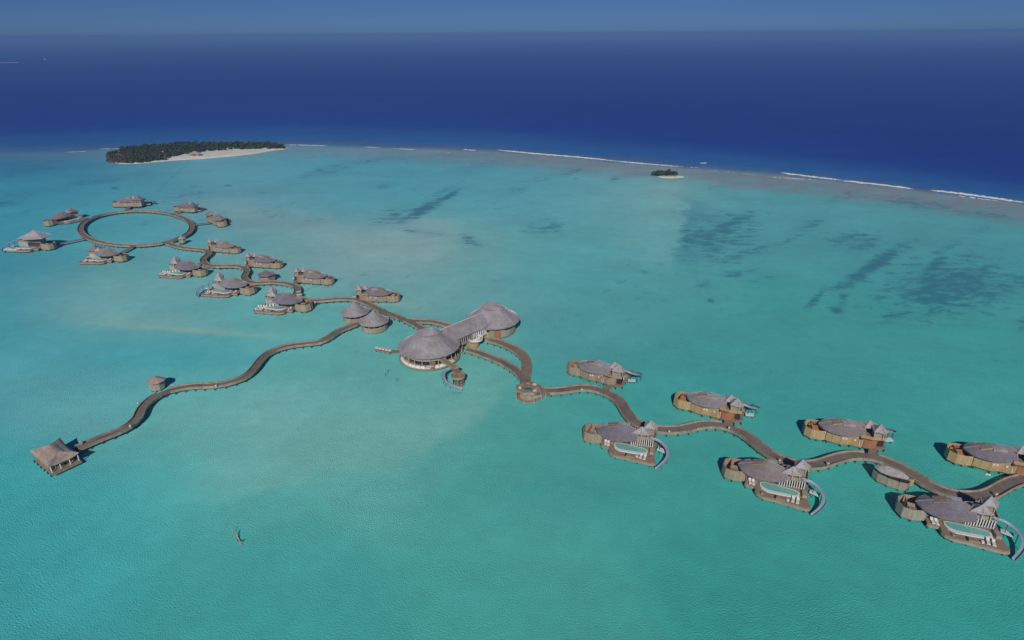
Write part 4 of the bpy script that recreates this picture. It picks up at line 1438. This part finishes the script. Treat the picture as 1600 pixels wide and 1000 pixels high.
island('sand_island', [(168, 243), (176, 254.5), (210, 256), (240, 253.5), (262, 251.5), (285, 250), (320, 248), (360, 244.5), (400, 240), (425, 235.5), (446, 233),
                       (446, 229), (420, 226), (350, 226), (280, 227), (220, 231), (185, 237)], 1.4)
island('sandbank', [(1026, 276), (1036, 278), (1052, 278.3), (1064, 277.3), (1072, 276.4), (1060, 274.5), (1040, 273.5)], .5)
rs = np.random.RandomState(5)


def in_poly(x, y, poly):
    c = False
    j = len(poly) - 1
    for i in range(len(poly)):
        xi, yi = poly[i]
        xj, yj = poly[j]
        if (yi > y) != (yj > y) and x < (xj - xi) * (y - yi) / (yj - yi) + xi:
            c = not c
        j = i
    return c


def leaf_clumps(m, cx, cy, cz, r, n, size):
    for _ in range(n):
        d = rs.normal(size=3)
        d /= np.linalg.norm(d)
        rr = r * (.55 + .5 * rs.rand())
        p = np.array([cx, cy, cz]) + d * rr * np.array([1, 1, .75])
        a = rs.normal(size=3)
        a /= np.linalg.norm(a)
        b = np.cross(a, rs.normal(size=3))
        b /= np.linalg.norm(b)
        s = size * (.6 + .8 * rs.rand())
        m.add([p + a * s, p + b * s * .7, p - a * s, p - b * s * .7], [(0, 1, 2, 3)])


forest_px = [(168, 246), (177, 254.3), (208, 255.8), (240, 253.3), (262, 250.5), (285, 245), (300, 242), (318, 239.5), (350, 237), (385, 235.5), (415, 234.5), (444, 232.5),
             (443, 229), (420, 227), (350, 227), (280, 228), (220, 232), (185, 238)]
fp = [at(u, v, 0)[:2] for u, v in forest_px]
fx, fy = [p[0] for p in fp], [p[1] for p in fp]
fm, tm = MB(), MB()
cnt = 0
while cnt < 900:
    x, y = rs.uniform(min(fx), max(fx)), rs.uniform(min(fy), max(fy))
    if not in_poly(x, y, fp):
        continue
    cnt += 1
    hgt = 1.6 + 1.8 * noise2(np.array(x / 22), np.array(y / 22), 77) + rs.uniform(-.8, 1.0)
    r = rs.uniform(1.5, 2.8)
    leaf_clumps(fm, x, y, hgt, r, 34, .85)
    leaf_clumps(fm, x, y, hgt * .45, r, 8, 1.0)
    tm.bar((x, y, 0), (x + rs.uniform(-.4, .4), y, hgt), .3, .3)
wood_ = fm.build('island_forest', M['foliage'])
tag(wood_, 'dense low dark green forest covering the far sand island', kind='stuff')
tm.build('trunks', M['trunk'], wood_)['kind'] = 'stuff'
# bare grey scrub at the left tip
sm = MB()
for _ in range(130):
    u, v = rs.uniform(168, 208), rs.uniform(245, 256)
    p = at(u, v, 0)
    leaf_clumps(sm, p[0], p[1], 1.6 + rs.rand() * 1.5, 1.6, 9, .8)
tag(sm.build('bare_scrub', M['trunk']), 'grey brown bare scrub at the left tip of the forest island', kind='stuff')
# islet bushes
for u, v, rad, hh, lb in ((1029, 274.5, 4.6, 2.6, 'left and lower of two round green bushes on the tiny sandbank'), (1047, 275, 6.0, 3.4, 'right and larger of two round green bushes on the tiny sandbank')):
    p = at(u, v, 0)
    bt = thing('shrub', lb, 'shrub', (p[0], p[1], .3), 0, 'bushes on the sandbank')
    m = MB()
    for _ in range(16):
        a, r = rs.uniform(0, 6.28), rad * math.sqrt(rs.rand()) * .85
        leaf_clumps(m, r * math.cos(a) * 1.25, r * math.sin(a), hh * rs.uniform(.35, 1), 1.9, 34, .6)
    m.build('crown', M['foliage'], bt)
    m = MB()
    for k in range(5):
        m.bar((0, 0, -.3), (rad * .5 * math.cos(k * 1.3), rad * .5 * math.sin(k * 1.3), hh * .8), .3, .3)
    m.build('trunk', M['trunk'], bt)
# hut on the beach
p = at(305, 243.5, 1.2)
hut = thing('beach_hut', 'grey thatched beach hut at the edge of the forest island', 'hut', (p[0], p[1], 1.2), .15)
MB().prism([(-4.2, -2.4), (4.2, -2.4), (4.2, 2.4), (-4.2, 2.4)], 0, 2.2).build('wall', M['tan_pale'], hut)
tent_roof([(-6, -3.6), (6, -3.6), (6, 3.6), (-6, 3.6)], 2.1, (0, 0, 4.8)).build('roof', M['thatch_tan'], hut)
MB().box((0, -2.45, 1.0), (1.2, .1, 1.9)).build('door', M['dark'], hut)

# surf breaking along the reef
foam = MB()
SURF = [([(446, 226), (480, 227), (512, 228)], 1.0, .5), ([(570, 229.5), (593, 231)], .9, .45), ([(616, 232), (648, 234)], .9, .5), ([(650, 234), (712, 239)], .5, .3),
        ([(724, 233.5), (744, 235)], 1.2, .7), ([(778, 234.5), (850, 241), (920, 247), (962, 251.5)], 1.7, 1.0), ([(962, 251.5), (1010, 256), (1066, 260.5)], 1.3, .85),
        ([(1096, 254.5), (1102, 255)], 1.6, .9), ([(1078, 261), (1090, 262)], .8, .5), ([(1221, 270), (1265, 275.5), (1311, 281)], 1.8, 1.0),
        ([(1199, 276), (1240, 279), (1277, 281.5)], .8, .45), ([(1315, 282), (1370, 288), (1425, 294.5)], 1.8, 1.0),
        ([(1454, 297), (1520, 305), (1600, 316)], 2.0, 1.0), ([(1490, 305), (1560, 314)], .8, .5), ([(1600, 316), (1660, 324)], 2.0, 1.0),
        ([(102, 238), (140, 236)], .7, .4), ([(155, 233), (202, 231.5)], .9, .5), ([(1110, 266), (1180, 273)], .5, .35)]
for pts, w, dn in SURF:
    line = smooth_line([at(u, v, 0) for u, v in pts], 1.0)
    for i, (x, y) in enumerate(line):
        t = i / max(1, len(line) - 1)
        env = min(1, 5 * t + .25, 5 * (1 - t) + .25)
        if rs.rand() > dn * (.5 + .6 * noise2(np.array(x / 9.), np.array(y / 9.), 91)) * 1.6:
            continue
        for _ in range(2):
            r = w * env * rs.uniform(.45, 1.0)
            ox, oy = rs.normal() * .7, rs.normal() * w * .55 - .3
            n = 7
            a0 = rs.rand() * 6
            rr = [r * rs.uniform(.6, 1.2) for _ in range(n)]
            hh = .28 * r + .1
            base = [(x + ox + 1.5 * rr[k] * math.cos(a0 + 6.283 * k / n), y + oy + rr[k] * math.sin(a0 + 6.283 * k / n), .02) for k in range(n)]
            foam.add(base + [(x + ox, y + oy, hh)], [(k, (k + 1) % n, n) for k in range(n)])
tag(foam.build('surf', M['foam']), 'white surf breaking along the outer edge of the reef', kind='stuff')

# far off: sandbank and a tiny boat near the left edge of the ocean
p = at(4, 98, 0)
fb = MB()
for i in range(40):
    t = i / 39
    x, y = p[0] - 60 + 125 * t, p[1] - 10 + 22 * t
    foam_r = 9 * math.sin(math.pi * t) + 1
    fb.prism(circle(x, y, foam_r, 7), -.2, .8, .5)
tag(fb.build('far_sandbank', M['sand']), kind='structure')
p = at(70, 93, 0)
bt = thing('boat', 'tiny white boat far out near the left horizon', 'boat', (p[0], p[1], 0), .5, None, .55)
MB().loft([[(-9, -1, .3), (-9, 1, .3), (-9, 1.8, 2), (-9, -1.8, 2)], [(2, -2, .2), (2, 2, .2), (2, 2.6, 2.2), (2, -2.6, 2.2)], [(10, -.1, .5), (10, .1, .5), (10.6, .2, 2.8), (10.6, -.2, 2.8)]]).build('hull', M['white'], bt)
MB().prism([(-6, -1.6), (2, -1.6), (2, 1.6), (-6, 1.6)], 2.1, 5.2, .2).build('cabin', M['white'], bt)
MB().bar((0, 0, 5), (0, 0, 17), .5, .5).build('mast', M['white'], bt)
